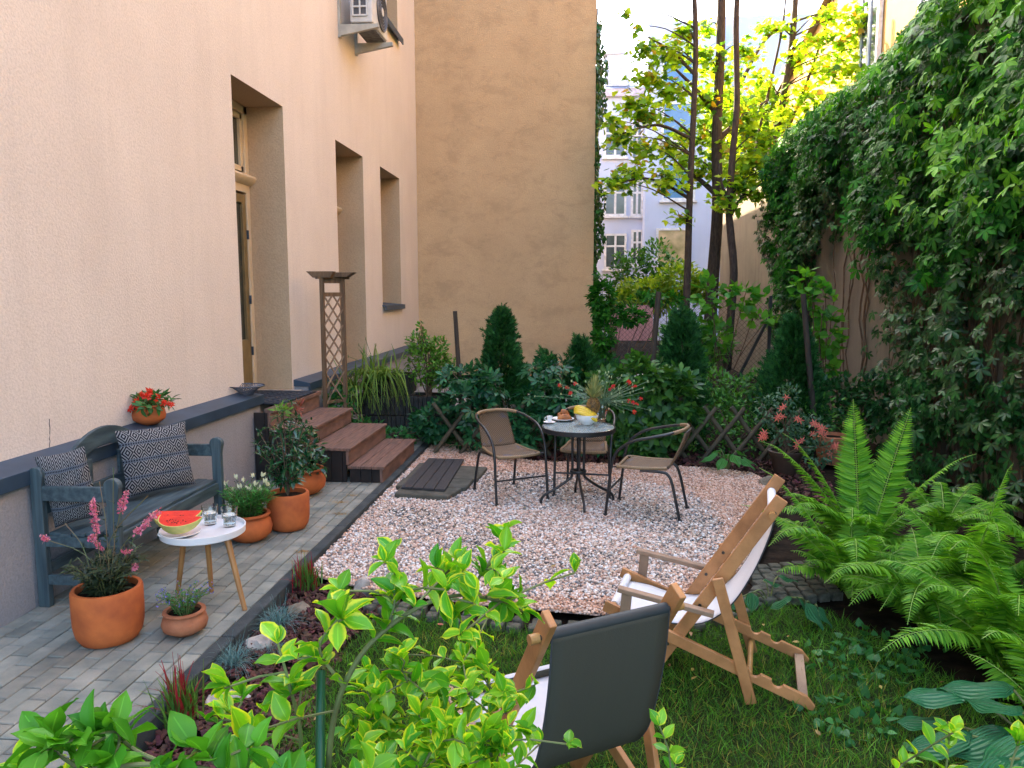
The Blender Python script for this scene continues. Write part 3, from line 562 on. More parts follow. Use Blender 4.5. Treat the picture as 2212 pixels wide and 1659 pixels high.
# ================================================================== FURNITURE
# ---- bench with arms
bwood = mat('blue_grey_stained_wood', (0.072, 0.1116, 0.126), (0.0252, 0.04464, 0.0576), rough=.55, sc=3.2, st=(9, 1, 9), bump=.1, bsc=40, isl=.12, det=7)
bpost = mat('blue_grey_stained_post', (0.0684, 0.1044, 0.1188), (0.0288, 0.04896, 0.0612), rough=.55, sc=3, st=(14, 14, .8), isl=.08, det=6)
bn = thing('garden_bench', 'blue grey stained wooden garden bench against the plinth', 'bench', (-2.95, 4.75, 0)); BY0, BY1 = 4.10, 5.38; XF, XB = -2.72, -3.19
def rpost(x, y, h, w=.07, t=.045):
    pts = [(x, y-w/2, 0), (x, y+w/2, 0), (x, y+w/2, h-.13)]+[(x, y+.052*math.cos(a), h-.05+.052*math.sin(a)) for a in np.linspace(-.5, math.pi+.5, 11)]+[(x, y-w/2, h-.13)]
    return MB().prism([(x-t/2+(p[0]-x), p[1], p[2]) for p in pts], (t, 0, 0))
def rpostx(x, y, h, w=.07, t=.045):
    """post whose broad rounded head lies in the XZ plane"""
    pts = [(x-w/2, 0), (x+w/2, 0), (x+w/2, h-.13)]+[(x+.05*math.cos(a), h-.05+.05*math.sin(a)) for a in np.linspace(-.5, math.pi+.5, 11)]+[(x-w/2, h-.13)]
    return MB().prism([(a, y-t/2, b) for a, b in pts], (0, t, 0))
for y in (BY0, BY1):
    obj('leg', rpostx(XF, y, .80), bpost, bn, world=True, bev=.006); obj('leg', rpostx(XB, y, .86), bpost, bn, world=True, bev=.006)
    obj('armrest', MB().bb(XB+.03, XF-.03, y-.016, y+.016, .655, .745), bwood, bn, world=True, bev=.005)
    obj('stretcher', MB().bb(XB+.03, XF-.03, y-.015, y+.015, .14, .20), bwood, bn, world=True, bev=.004)
    obj('seat_rail', MB().bb(XB+.03, XF-.03, y-.015, y+.015, .375, .44), bwood, bn, world=True, bev=.004)
    sc_ = MB()
    for z in (.75, .41, .38): sc_.tube([(XF+.02, y-.0235, z), (XF+.02, y-.027, z)], .006, 8)
obj('apron', MB().bb(XF-.02, XF+.012, BY0+.02, BY1-.02, .37, .455), bwood, bn, world=True, bev=.004)
for k in range(5):
    x = XF-.01-k*.087; obj('seat_slat', MB().bb(x-.078, x, BY0-.0+(.02 if k in (0, 4) else -.02), BY1-(.02 if k in (0, 4) else -.02), .456-.006*k, .478-.006*k), bwood, bn, world=True, bev=.004)
ys = np.linspace(BY0+.02, BY1-.02, 21); top = []; bot = []
for y in ys:
    t = (y-BY0)/(BY1-BY0); hump = max(0, math.cos((t-.5)*math.pi*1.45))**.8 if abs(t-.5) < .345 else 0
    top.append((XB-.015, y, .80+.19*hump)); bot.append((XB-.015, y, .715+.15*hump))
obj('backrest', MB().prism(top+bot[::-1], (.028, 0, 0)), bwood, bn, world=True, bev=.004)
obj('backrest', MB().bb(XB-.012, XB+.014, BY0+.02, BY1-.02, .56, .635), bwood, bn, world=True, bev=.004)
for y in (4.56, 4.92): obj('backrest_upright', MB().bb(XB-.01, XB+.012, y-.035, y+.035, .42, .80), bwood, bn, world=True, bev=.003)
obj('foot_rail', MB().bb(XB-.01, XB+.02, BY0, BY1, .20, .26), bwood, bn, world=True)
# ---- cushions
def cushmat():
    m = bpy.data.materials.new('woven_diamond_cloth'); m.use_nodes = True; nt = m.node_tree; p = nt.nodes['Principled BSDF']; p.inputs['Roughness'].default_value = .95; p.inputs['Specular IOR Level'].default_value = .1
    at = nd(nt, 'ShaderNodeAttribute', attribute_name='uvw'); sp = nd(nt, 'ShaderNodeSeparateXYZ'); nt.links.new(at.outputs['Vector'], sp.inputs[0]); u, v = sp.outputs[0], sp.outputs[1]
    V = mth(nt, 'MULTIPLY', v, 4.0); fv = mth(nt, 'FRACT', V); band = mth(nt, 'LESS_THAN', fv, .2)
    du = mth(nt, 'ABSOLUTE', mth(nt, 'SUBTRACT', mth(nt, 'FRACT', mth(nt, 'MULTIPLY', u, 7.0)), .5)); dv = mth(nt, 'ABSOLUTE', mth(nt, 'MULTIPLY', mth(nt, 'SUBTRACT', fv, .6), 1.15))
    d = mth(nt, 'ADD', du, dv); w = mth(nt, 'GREATER_THAN', mth(nt, 'SINE', mth(nt, 'MULTIPLY', d, 25)), .1)
    dots = mth(nt, 'MULTIPLY', mth(nt, 'GREATER_THAN', mth(nt, 'SINE', mth(nt, 'MULTIPLY', u, 190)), -.2), mth(nt, 'LESS_THAN', mth(nt, 'ABSOLUTE', mth(nt, 'SUBTRACT', fv, .10)), .045))
    c1 = mix(nt, w, (.006, .008, .016), (.24, .24, .24)); c2 = mix(nt, dots, (.11, .13, .16), (.010, .012, .02)); nt.links.new(mix(nt, band, c1, c2), p.inputs['Base Color'])
    b = nd(nt, 'ShaderNodeBump'); b.inputs['Strength'].default_value = .5; b.inputs['Distance'].default_value = .004; nt.links.new(noise(nt, coords(nt), 260, 2), b.inputs['Height']); nt.links.new(b.outputs[0], p.inputs['Normal']); return m
cm = cushmat()
def cushion(name, label, C, ex, ez, w, h, th, sq=0):
    ex = Vector(ex).normalized(); ez = Vector(ez).normalized(); en = ex.cross(ez).normalized(); ez = en.cross(ex); n = 22; V = []; U = []; F = []
    for s in (1, -1):
        for i in range(n+1):
            for j in range(n+1):
                a, b = i/n*2-1, j/n*2-1; k = (1-abs(a)**3.2)*(1-abs(b)**3.2); pin = 1-.07*(1-abs(b)**2)*abs(a)**4 ; pin2 = 1-.07*(1-abs(a)**2)*abs(b)**4
                wr = .006*math.sin(a*9+b*4)*k+.005*math.sin(b*14-a*5)*k
                q = Vector(C)+ex*(a*w/2*pin)+ez*(b*h/2*pin2+sq*abs(a)*0)+en*(s*th/2*k**.55+wr); V.append(q); U.append((i/n, j/n, 0))
        o = 0 if s == 1 else (n+1)**2
        for i in range(n):
            for j in range(n): a = o+i*(n+1)+j; f = (a, a+n+1, a+n+2, a+1); F.append(f if s == 1 else f[::-1])
    mb = MB().add(V, F); me = mb.mesh(name, cm, 180); at = me.attributes.new('uvw', 'FLOAT_VECTOR', 'POINT'); at.data.foreach_set('vector', np.array(U, dtype=np.float32).ravel())
    o = tag(obj(name, me, None), label, 'cushion', 'patterned cushions on the bench'); return o
c0 = px(350, 990, -3.02)
A_ = px(275, 935, -3.06); B_ = px(413, 916, -3.08); Cc = px(290, 1062, -2.96); D_ = px(430, 1036, -2.96)
cushion('cushion', 'large black and white diamond cushion leaning upright in the middle of the bench', (-2.97, 4.99, .715), (.56, .83, .0), (-.20, .12, 1), .50, .47, .14)
cushion('cushion', 'smaller black and white diamond cushion slumped behind the near armrest of the bench', (-3.07, 4.21, .71), (.62, .30, .12), (-.38, -.22, .85), .27, .46, .16)
# ---- terracotta pots
terra = mat('terracotta', (.54, .145, .04), (.36, .09, .03), rough=.8, sc=7, bump=.12, bsc=40, spec=.25, det=6)
terra2 = mat('terracotta_worn', (0.41, 0.164, 0.082), (0.2952, 0.1066, 0.0533), rough=.8, sc=9, bump=.2, bsc=60, spec=.2, det=6)
def pot(name, lb, c, prof, soilr, soilz, m=terra, group='terracotta pots along the path', inn=.018):
    t = thing(name, lb, 'flower pot', c, group=group); r, z = prof[-1]
    full = prof+[(r-inn, z), (r-inn-.004, z-.02), (soilr, soilz-.02)]
    obj('body', MB().lathe(full, n=48), m, t, smooth=50); s = MB(); k = 24
    s.add([(0, 0, soilz)]+[(soilr*1.02*math.cos(2*math.pi*i/k), soilr*1.02*math.sin(2*math.pi*i/k), soilz) for i in range(k)], [(0, i+1, (i+1) % k+1) for i in range(k)]); obj('potting_soil', s, soil, t); return t
cyl = lambda R0, H: [(0, 0), (R0*.62, 0), (R0*.80, .012*H/.3), (R0*.93, .05), (R0*.985, .10), (R0, H*.55), (R0, H-.012), (R0-.006, H)]
belly = lambda R0, H: [(0, 0), (R0*.50, 0), (R0*.72, .02), (R0*.93, H*.25), (R0, H*.48), (R0*.93, H*.72), (R0*.80, H*.84), (R0*.79, H*.87), (R0*.88, H*.90), (R0*.93, H*.94), (R0*.92, H*.985), (R0*.88, H)]
pg = pot('flower_pot', 'large straight terracotta pot with pink gaura in front of the bench', (-2.54, 3.72, 0), cyl(.178, .30), .155, .262)
pl = pot('flower_pot', 'small round bellied terracotta pot of blue lobelia under the side table', (-2.17, 3.83, 0), belly(.122, .135), .09, .118, terra2)
pv = pot('flower_pot', 'bellied terracotta pot of white lavender behind the side table', (-2.50, 5.40, 0), belly(.17, .215), .14, .19)
pp = pot('flower_pot', 'upright terracotta pot with the tall glossy dark shrub', (-2.31, 5.70, 0), cyl(.166, .30), .145, .262)
pb2 = pot('flower_pot', 'round terracotta pot half hidden behind the tall shrub by the steps', (-2.57, 6.75, 0), belly(.20, .25), .16, .22)
pr = pot('flower_pot', 'terracotta bowl of red flowers on the zinc ledge above the bench', (-3.335, 5.53, .865), belly(.125, .155), .105, .14)
# ---- side table with melon and glasses
whitep = mat('white_lacquer', (.80, .81, .82), rough=.3, var=.05, sc=3); honey = mat('honey_wood', (0.416, 0.216, 0.072), (0.32, 0.152, 0.048), rough=.45, sc=4, st=(6, 6, .8), isl=.1)
SX, SY, SZ = -2.27, 4.27, .45
stb = thing('side_table', 'round white side table on three splayed wooden legs', 'side table', (SX, SY, 0))
obj('tabletop', MB().lathe([(0, SZ-.028), (.232, SZ-.028), (.244, SZ-.02), (.246, SZ+.018), (.240, SZ+.019), (.236, SZ-.004), (.228, SZ-.008), (0, SZ-.008)], n=64), whitep, stb, smooth=35)
for (u, v) in ((383, 1290), (457, 1278), (529, 1318)):
    q = gz(u, v)-Vector((SX, SY, 0)); a = math.atan2(q.y, q.x); r = q.length; obj('leg', MB().tube([(.62*r*math.cos(a), .62*r*math.sin(a), SZ-.02), (r*math.cos(a), r*math.sin(a), 0)], [.019, .014], 16), honey, stb, smooth=40)
china = mat('white_china', (.84, .84, .83), rough=.15, var=.03); tz_ = SZ-.008
pc = Vector((SX-.105, SY-.085, tz_))
tag(obj('plate', MB().lathe([(0, .006), (.06, .006), (.095, .014), (.118, .020), (.120, .017), (.095, .008), (.055, 0), (0, 0)], pc, 40), china, smooth=40), 'white oval plate under the watermelon on the side table', 'plate')
red = mat('melon_flesh', (.78, .035, .018), (.62, .02, .012), rough=.4, sc=14, bump=.25, bsc=50); rind = mat('melon_rind', (.66, .58, .20), (.40, .46, .10), rough=.5, sc=12); seeds = mat('melon_seed', (.09, .02, .01), rough=.4)
def melon(lb, c, ang, tilt, Rr, sd):
    t = thing('watermelon_slice', lb, 'watermelon', c, ang, 'watermelon slices on the plate'); n = 22; w = .28
    # wedge of a ball: flesh faces meet at the upper chord
    def wedge(r0, r1, a0, a1):
        mb = MB(); G = []
        for i in range(n+1):
            th = math.pi*i/n; row = []
            for k in range(6): ph = a0+(a1-a0)*k/5; row.append((r1*math.cos(th)*1.15, r1*math.sin(th)*math.sin(ph), -r1*math.sin(th)*math.cos(ph)))
            G.append(row)
        mb.grid(G)
        for k in (0, 5):
            ph = a0 if k == 0 else a1
            mb.grid([[(r0*math.cos(math.pi*i/n)*1.15, r0*math.sin(math.pi*i/n)*math.sin(ph), -r0*math.sin(math.pi*i/n)*math.cos(ph)) for i in range(n+1)], [(r1*math.cos(math.pi*i/n)*1.15, r1*math.sin(math.pi*i/n)*math.sin(ph), -r1*math.sin(math.pi*i/n)*math.cos(ph)) for i in range(n+1)]])
        return mb
    T = Matrix.Rotation(tilt, 3, 'X')
    def fix(mb): mb.v = [tuple(T @ Vector(v)+Vector((0, 0, Rr*.955))) for v in mb.v]; return mb
    f = obj('flesh', fix(wedge(0, Rr*.955, -w, w)), red, t, smooth=40); obj('rind', fix(wedge(Rr*.955, Rr, -w-.01, w+.01)), rind, t, smooth=40)
    s = MB()
    for i in range(22):
        a = random.uniform(.25, .75)*math.pi; r = Rr*random.uniform(.42, .72); ph = -w-.005 if sd < 0 else w+.005; s.ico((r*math.cos(a)*1.15, r*math.sin(a)*math.sin(ph), -r*math.sin(a)*math.cos(ph)), .0035, n=6, m=4)
    for k in range(2):
        s.cm = 0
    obj('seed', fix(s), seeds, f)
melon('wide watermelon wedge at the back of the plate', pc+Vector((-.03, .05, .012)), .16, -.95, .125, -1)
melon('watermelon wedge with dark seeds at the front of the plate', pc+Vector((.03, -.02, .010)), -.04, -1.0, .118, -1)
wat = glass('water', (.92, .97, 1))
def tumbler(c, lb):
    t = thing('water_glass', lb, 'glass', c, group='glasses of water on the side table')
    g = obj('glass', MB().lathe([(0, 0), (.030, 0), (.033, .01), (.0345, .045), (.040, .05), (.0435, .105), (.0415, .105), (.038, .05), (.0325, .045), (.030, .012), (0, .012)], n=32), glass('clear_glass'), t, smooth=50); t.scale = (1.15, 1.15, 1.15)
    obj('water', MB().lathe([(0, .0135), (.029, .0135), (.0315, .045), (.0372, .052), (.0385, .066), (0, .066)], n=32), wat, t, smooth=50)
tumbler(px(463, 1145, 0) if False else Vector((SX-.02, SY+.13, tz_)), 'half full glass of water behind the melon'); tumbler(Vector((SX+.12, SY+.10, tz_)), 'half full glass of water at the right of the side table')
# ---- bistro chairs
blk = mat('black_steel', (0.0132, 0.0156, 0.0192), (0.009, 0.0102, 0.012), rough=.35, spec=.6, sc=3)
def weavemat(name, c1, c2, c3, s1, s2, axis=0):
    m = bpy.data.materials.new(name); m.use_nodes = True; nt = m.node_tree; p = nt.nodes['Principled BSDF']; p.inputs['Roughness'].default_value = .6
    sp = nd(nt, 'ShaderNodeSeparateXYZ'); at = nd(nt, 'ShaderNodeAttribute', attribute_name='uvw'); nt.links.new(at.outputs['Vector'], sp.inputs[0]); u, v = sp.outputs[0], sp.outputs[1]
    row = mth(nt, 'FLOOR', mth(nt, 'MULTIPLY', v, s2)); a = mth(nt, 'SINE', mth(nt, 'ADD', mth(nt, 'MULTIPLY', u, s1*6.283), mth(nt, 'MULTIPLY', row, 3.14159))); b = mth(nt, 'ABSOLUTE', mth(nt, 'SINE', mth(nt, 'MULTIPLY', v, s2*3.14159)))
    h = mth(nt, 'MULTIPLY', mth(nt, 'MULTIPLY_ADD', a, .5, .5), b); c = ramp(nt, h, [(.0, c3), (.35, c1), (1, c2)])
    n = noise(nt, coords(nt, 'Object', (1, 1, 1)), 9, 4); c = mix(nt, ramp(nt, n, [(.56, (0, 0, 0)), (.66, (.55, .55, .55))]), c, (.09, .10, .16)); nt.links.new(c, p.inputs['Base Color'])
    bb = nd(nt, 'ShaderNodeBump'); bb.inputs['Strength'].default_value = .9; bb.inputs['Distance'].default_value = .006; nt.links.new(h, bb.inputs['Height']); nt.links.new(bb.outputs[0], p.inputs['Normal']); return m
wv = weavemat('rattan_weave', (.18, .11, .055), (.44, .30, .18), (.03, .016, .008), 16, 44); wrap = mat('rattan_wrap', (0.304, 0.2, 0.104), (0.176, 0.112, 0.056), rough=.6, sc=3, st=(60, 60, 3))
def uvgrid(G, th, name, m, par):
    """woven sheet from a grid of points, given thickness th by solidify"""
    mb = MB().grid(G); me = mb.mesh(name, m, 60); n, k = len(G), len(G[0]); U = np.array([(j/(k-1), i/(n-1), 0) for i in range(n) for j in range(k)], dtype=np.float32)
    me.attributes.new('uvw', 'FLOAT_VECTOR', 'POINT').data.foreach_set('vector', U.ravel()); o = obj(name, me, None, par); s = o.modifiers.new('solid', 'SOLIDIFY'); s.thickness = th; s.offset = 0; return o
def mkchair(lb, loc, rz):
    t = thing('bistro_chair', lb, 'chair', loc, rz, 'rattan bistro chairs round the glass table')
    half = [(.262, .30, .0), (.262, .275, .25), (.262, .25, .46), (.266, .20, .575), (.275, .08, .665), (.268, -.08, .71), (.235, -.22, .742), (.15, -.315, .763), (0, -.345, .77)]
    pts = spl(half+[(-x, y, z) for x, y, z in half[::-1][1:]], 6); f = obj('arm_frame', MB().tube(pts, .0125, 10), blk, t, smooth=50)
    arc = [p for p in pts if p.z > .748 or (p.y < -.25)]; obj('top_wrap', MB().tube(arc, .0165, 10), wrap, t, smooth=50)
    for s in (1, -1):
        obj('leg', MB().tube(spl([(s*.19, .02, .405), (s*.195, -.16, .405), (s*.20, -.22, .385), (s*.205, -.26, .30), (s*.215, -.33, 0)], 5), .0125, 10), blk, t, smooth=50)
        m = MB().tube([(s*.262, .30, 0), (s*.262, .30, .014)], .02, 12).tube([(s*.215, -.33, 0), (s*.215, -.33, .014)], .02, 12); obj('foot_cap', MB().tube([(s*.262, .30, 0), (s*.262, .30, .014)], .02, 12), blk, t); obj('foot_cap', MB().tube([(s*.215, -.33, 0), (s*.215, -.33, .014)], .02, 12), blk, t)
        obj('side_pin', MB().tube([(s*.18, .19, .43), (s*.262, .252, .43)], .006, 6), blk, t)
    obj('stretcher', MB().tube([(-.262, .278, .22), (.262, .278, .22)], .009, 8), blk, t, smooth=50)
    G = []
    for i in range(13):
        a = i/12; z = .765-(.765-.43)*a; y = -.335+.13*a**1.3; w = .145+.03*math.sin(a*math.pi*.6); G.append([(x*w, y-.03*(1-x*x)*(1-a)-.008, z-(.022*x*x*(1-a))) for x in np.linspace(-1, 1, 9)])
    uvgrid(G, .012, 'backrest', wv, t)
    G = []
    for i in range(13):
        a = i/12; y = -.205+.42*a; z = .432-.018*math.sin(a*math.pi)-(.03*max(0, a-.85)/.15 if a > .85 else 0); w = .175+.035*a; G.append([(x*w, y, z+.008*x*x) for x in np.linspace(-1, 1, 9)])
    uvgrid(G, .012, 'seat', wv, t)
    obj('seat_edge', MB().tube(spl([(-.176, -.205, .436), (-.20, .02, .425), (-.212, .19, .43), (-.19, .22, .422), (0, .224, .414), (.19, .22, .422), (.212, .19, .43), (.20, .02, .425), (.176, -.205, .436)], 5), .0145, 8), wrap, t, smooth=50)
    return t
CZ = -.035
ch1 = mkchair('brown rattan chair on the left of the glass table, back toward the steps', (-.66, 7.0, CZ), math.atan2(-.55, .33)-math.pi/2)
def dupchair(lb, loc, rz):
    c = copy_tree(ch1); c.location = loc; c.rotation_euler = (0, 0, rz); c['label'] = lb; return c
dupchair('brown rattan chair behind the glass table facing the camera', (.07, 7.27, CZ), math.atan2(-.52, -.06)-math.pi/2)
dupchair('brown rattan chair on the right of the glass table, seen from its side', (.60, 6.58, CZ), math.atan2(.16, -.56)-math.pi/2)
# ---- glass table
DX, DY, DZ = .0, 6.78, .70
def rippled():
    m = glass('rippled_glass', (.72, .88, .90), .08); nt = m.node_tree; p = nt.nodes['Principled BSDF']; b = nd(nt, 'ShaderNodeBump'); b.inputs['Strength'].default_value = .8; b.inputs['Distance'].default_value = .006
    v = nd(nt, 'ShaderNodeTexVoronoi'); v.inputs['Scale'].default_value = 70; nt.links.new(coords(nt), v.inputs['Vector']); nt.links.new(v.outputs[0], b.inputs['Height']); nt.links.new(b.outputs[0], p.inputs['Normal']); p.inputs['Transmission Weight'].default_value = .75; return m
gt = thing('bistro_table', 'round black steel bistro table with rippled glass top', 'table', (DX, DY, CZ+.012))
obj('glass_top', MB().lathe([(0, DZ-.012), (.318, DZ-.012), (.318, DZ-.003), (0, DZ-.003)], n=56), rippled(), gt, smooth=40)
obj('rim', MB().lathe([(.30, DZ-.04), (.332, DZ-.04), (.335, DZ-.036), (.335, DZ), (.331, DZ+.003), (.318, DZ-.001), (.318, DZ-.014), (.30, DZ-.016), (.30, DZ-.04)], n=64), blk, gt, smooth=35)
for k, a in enumerate((190, 280, 94, 15)):
    a = R(a); c, s = math.cos(a), math.sin(a); obj('leg', MB().tube(spl([(.055*c, .055*s, DZ-.03), (.055*c, .055*s, .5), (.055*c, .055*s, .27), (.085*c, .085*s, .21), (.20*c, .20*s, .13), (.30*c, .30*s, .075), (.335*c, .335*s, .03), (.34*c, .34*s, -.02)], 5), .0125, 10), blk, gt, smooth=50)
obj('ring', MB().lathe([(.045, .275), (.075, .275), (.078, .285), (.075, .295), (.045, .295), (.045, .275)], n=28), blk, gt, smooth=40)
obj('crossbar', MB().beam((-.30, 0, DZ-.035), (.30, 0, DZ-.035), .02, .012).beam((0, -.30, DZ-.036), (0, .30, DZ-.036), .02, .012), blk, gt)
TZ = CZ+.012+DZ+.0
def on(u, v): return gz(u, v, TZ)
# cup & saucer
c = on(1187, 914); t = thing('espresso_cup', 'white espresso cup standing on its saucer on the glass table', 'cup', c+Vector((0, 0, .012))); obj('body', MB().lathe([(0, 0), (.018, 0), (.022, .01), (.028, .055), (.026, .055), (.020, .012), (0, .008)], n=28), china, t, smooth=50)
obj('handle', MB().tube([(-.026-.018*math.sin(a), 0, .030+.016*math.cos(a)) for a in np.linspace(0, math.pi, 9)], .003, 6), china, t); obj('coffee', MB().tube([(0, 0, .040), (0, 0, .042)], .0235, 20), mat('coffee', (.03, .012, .005), rough=.1), t)
tag(obj('saucer', MB().lathe([(0, .004), (.03, .004), (.055, .012), (.057, .010), (.03, 0), (0, 0)], (c.x, c.y, c.z+.002), 32), china, smooth=40), 'white saucer under the espresso cup', 'saucer')
c = on(1216, 908); tag(obj('plate', MB().lathe([(0, .004), (.05, .004), (.09, .016), (.105, .02), (.107, .017), (.06, 0), (0, 0)], (c.x, c.y, c.z+.002), 36), china, smooth=40), 'white plate of croissants on the glass table', 'plate')
crm = mat('croissant_crust', (0.45, 0.153, 0.0315), (0.234, 0.063, 0.0135), rough=.5, sc=16, bump=.5, bsc=50)
def croissant(lb, c, rz, L=.07, tl=0):
    t = MB(); G = []; n = 22
    for i in range(n+1):
        a = i/n*2-1; th = a*1.15; r = .026*(1-abs(a)**2.2)**.6*(1+.13*abs(math.sin(a*9)))+.003; cx, cy = L*math.sin(th), -L*.75*(math.cos(th)-1)
        G.append([(cx+r*math.cos(p)*math.sin(-th)*.9, cy*-1+r*math.cos(p)*math.cos(th)*.9, r*.95+r*math.sin(p)) for p in np.linspace(0, 2*math.pi, 13)[:-1]])
    t.grid(G, True); M = Matrix.Rotation(rz, 3, 'Z'); t.v = [tuple(M @ Vector(v)+c) for v in t.v]; return tag(obj('croissant', t, crm, smooth=60), lb, 'croissant', 'croissants on the plate')
croissant('ridged croissant lying at the front right of the plate', c+Vector((.015, -.035, .008)), .1); croissant('croissant at the back left of the plate', c+Vector((-.03, .04, .008)), 1.0); croissant('croissant resting on top of the other two', c+Vector((.0, .01, .045)), 2.4, .055)
# bowl with fruit
c = on(1268, 916); BR = .108
tag(obj('fruit_bowl', MB().lathe([(0, .0), (.05, 0), (.052, .008), (.075, .022), (.10, .055), (BR, .09), (BR-.004, .09), (.095, .055), (.07, .027), (0, .018)], c+Vector((0, 0, .002)), 44), china, smooth=50), 'white china bowl filled with fruit on the glass table', 'bowl')
ban = mat('banana_skin', (.72, .50, .035), (.62, .42, .02), rough=.45, sc=6)
t = thing('bananas', 'bunch of yellow bananas lying in the fruit bowl', 'bananas', c+Vector((-.015, -.035, .085)))
rb = Vector((1, .0, 0))
for k in range(4):
    o = Vector((-.0, -.035+.022*k, -.012+.016*k if k < 3 else .03)); pts = spl([Vector((-.105, .01, .03))+o*.4, Vector((-.075, 0, .045))+o, Vector((-.01, -.01, .028))+o, Vector((.055, -.01, -.002))+o, Vector((.09, 0, -.026))+o*.9, Vector((.105, 0, -.04))+o*.8], 4)
    rs = [.005+.0135*min(1, math.sin(math.pi*min(1, (i+1)/(len(pts)+1)))**.5) if 0 < i < len(pts)-1 else .004 for i in range(len(pts))]; obj('banana', MB().tube(pts, rs, 7), ban, t, smooth=50)
t = thing('grape_bunch', 'bunch of green grapes behind the bananas in the bowl', 'grapes', c+Vector((-.045, .03, .10))); m = MB()
for p in ell(46, (0, 0, .02), (.055, .035, .032), .3): m.ico(p, .0115, (1, 1, 1.1), 8, 6)
obj('grapes', m, mat('grape_skin', (.40, .42, .06), (.28, .32, .04), rough=.25, isl=.3), t, smooth=80)
# pineapple
pc = c+Vector((.05, .03, .10)); t = thing('pineapple', 'whole pineapple standing in the fruit bowl', 'pineapple', pc, 0); t.rotation_euler = (.05, .06, 0); t.scale = (1.2, 1.2, 1.2)
pm = mat('pineapple_skin', (.26, .14, .03), (.07, .045, .018), rough=.6, sc=40)
m = MB(); m.ico((0, 0, .055), 1, (.048, .048, .07), 20, 12)
for i in range(9):
    for k in range(11):
        z = (i+.5)/9*2-1; a = 2*math.pi*(k+.5*(i % 2))/11; rr = math.sqrt(max(0, 1-z*z*.9)); p = Vector((.048*rr*math.cos(a), .048*rr*math.sin(a), .055+.064*z)); m.ico(p, .0085, (1, 1, 1), 5, 3)
obj('fruit', m, pm, t, smooth=30); S = Scatter(); n = 62; i = np.arange(n); a = i*2.4; k = i/n; P = np.column_stack([.016*np.cos(a)*(1-k*.6), .016*np.sin(a)*(1-k*.6), .115+k*.05]); T = np.column_stack([np.cos(a)*(1.0-k*.85), np.sin(a)*(1.0-k*.85), .75+k*1.4])
S.add(tmpl_leaf(4, 3, .19, .5, -.0, .25), P, T, np.column_stack([-np.cos(a), -np.sin(a), np.full(n, .4)]), .09+.06*k)
obj('crown', S.mesh('crown', leafmat('pineapple_leaf', (.22, .29, .10), (.38, .38, .14), trans=.15, isl=.4)), None, t)
# vase with carnations
c = on(1300, 905); t = thing('glass_vase', 'clear glass vase of red carnations on the glass table', 'vase', c+Vector((0, 0, .002)))
obj('glass', MB().lathe([(0, 0), (.036, 0), (.040, .006), (.052, .05), (.058, .09), (.055, .125), (.046, .15), (.052, .165), (.049, .165), (.0435, .15), (.0515, .125), (.0545, .09), (.0485, .05), (.036, .012), (0, .012)], n=40), glass('clear_glass'), t, smooth=50)
obj('water', MB().lathe([(0, .0135), (.035, .0135), (.0478, .05), (.0535, .088), (.0525, .105), (0, .105)], n=36), wat, t, smooth=50)
t2 = thing('carnations', 'loose bunch of red carnations with grey green stems in the vase', 'flowers', c+Vector((0, 0, .02))); S = Scatter(); m = MB()
gm = leafmat('carnation_stem', (0.085, 0.1615, 0.0935), (0.153, 0.238, 0.1275), trans=.1, isl=.3)
fl = [(1225, 838), (1232, 850), (1242, 829), (1209, 833), (1290, 868), (1289, 878), (1297, 888), (1318, 842), (1325, 835), (1360, 828), (1368, 838), (1372, 836), (1367, 870), (1375, 874), (1358, 866), (1370, 890), (1384, 862), (1358, 825)]
tips = [(*q, 1) for q in fl]+[(random.gauss(1300, 42), random.gauss(838, 22), 0) for _ in range(70)]
for u, v, isf in tips:
    e = py(u, v, c.y+random.uniform(-.10, .12)); O0 = Vector((c.x, c.y, c.z+.02)); b = O0+Vector((random.uniform(-.02, .02), random.uniform(-.02, .02), 0)); nk = O0+Vector((random.uniform(-.02, .02)+(e.x-O0.x)*.08, random.uniform(-.02, .02), .135)); pts = spl([b, nk, nk.lerp(e, .55)+Vector((0, 0, .012)), e], 3); m.tube(pts, .0016, 4, cap=False)
    P, T = along(pts[3:], 5); S.add(LN, P, T+rdir(5)*.7, rdir(5), rng.uniform(.02, .045, 5))
    if isf:
        bl_ = MB()
        for q in range(30): d = Vector(rdir(1, .8)[0]); bl_.add([e, e+d*.018+Vector(rdir(1)[0])*.007, e+d*.022, e+d*.018+Vector(rdir(1)[0])*.007], [(0, 1, 2, 3)])
        obj('bloom', bl_, mat('red_petal', (.80, .03, .015), (.6, .015, .01), rough=.6, isl=.4), t2, world=True)
    else: obj('bud', MB().ico(e, .0065, (1, 1, 1.8), 6, 4), mat('bud_green', (.45, .55, .26), (.32, .44, .18), isl=.4), t2, world=True)
obj('stem', m, gm, t2, world=True); obj('leaves', S.mesh('leaves', gm), None, t2, world=True)
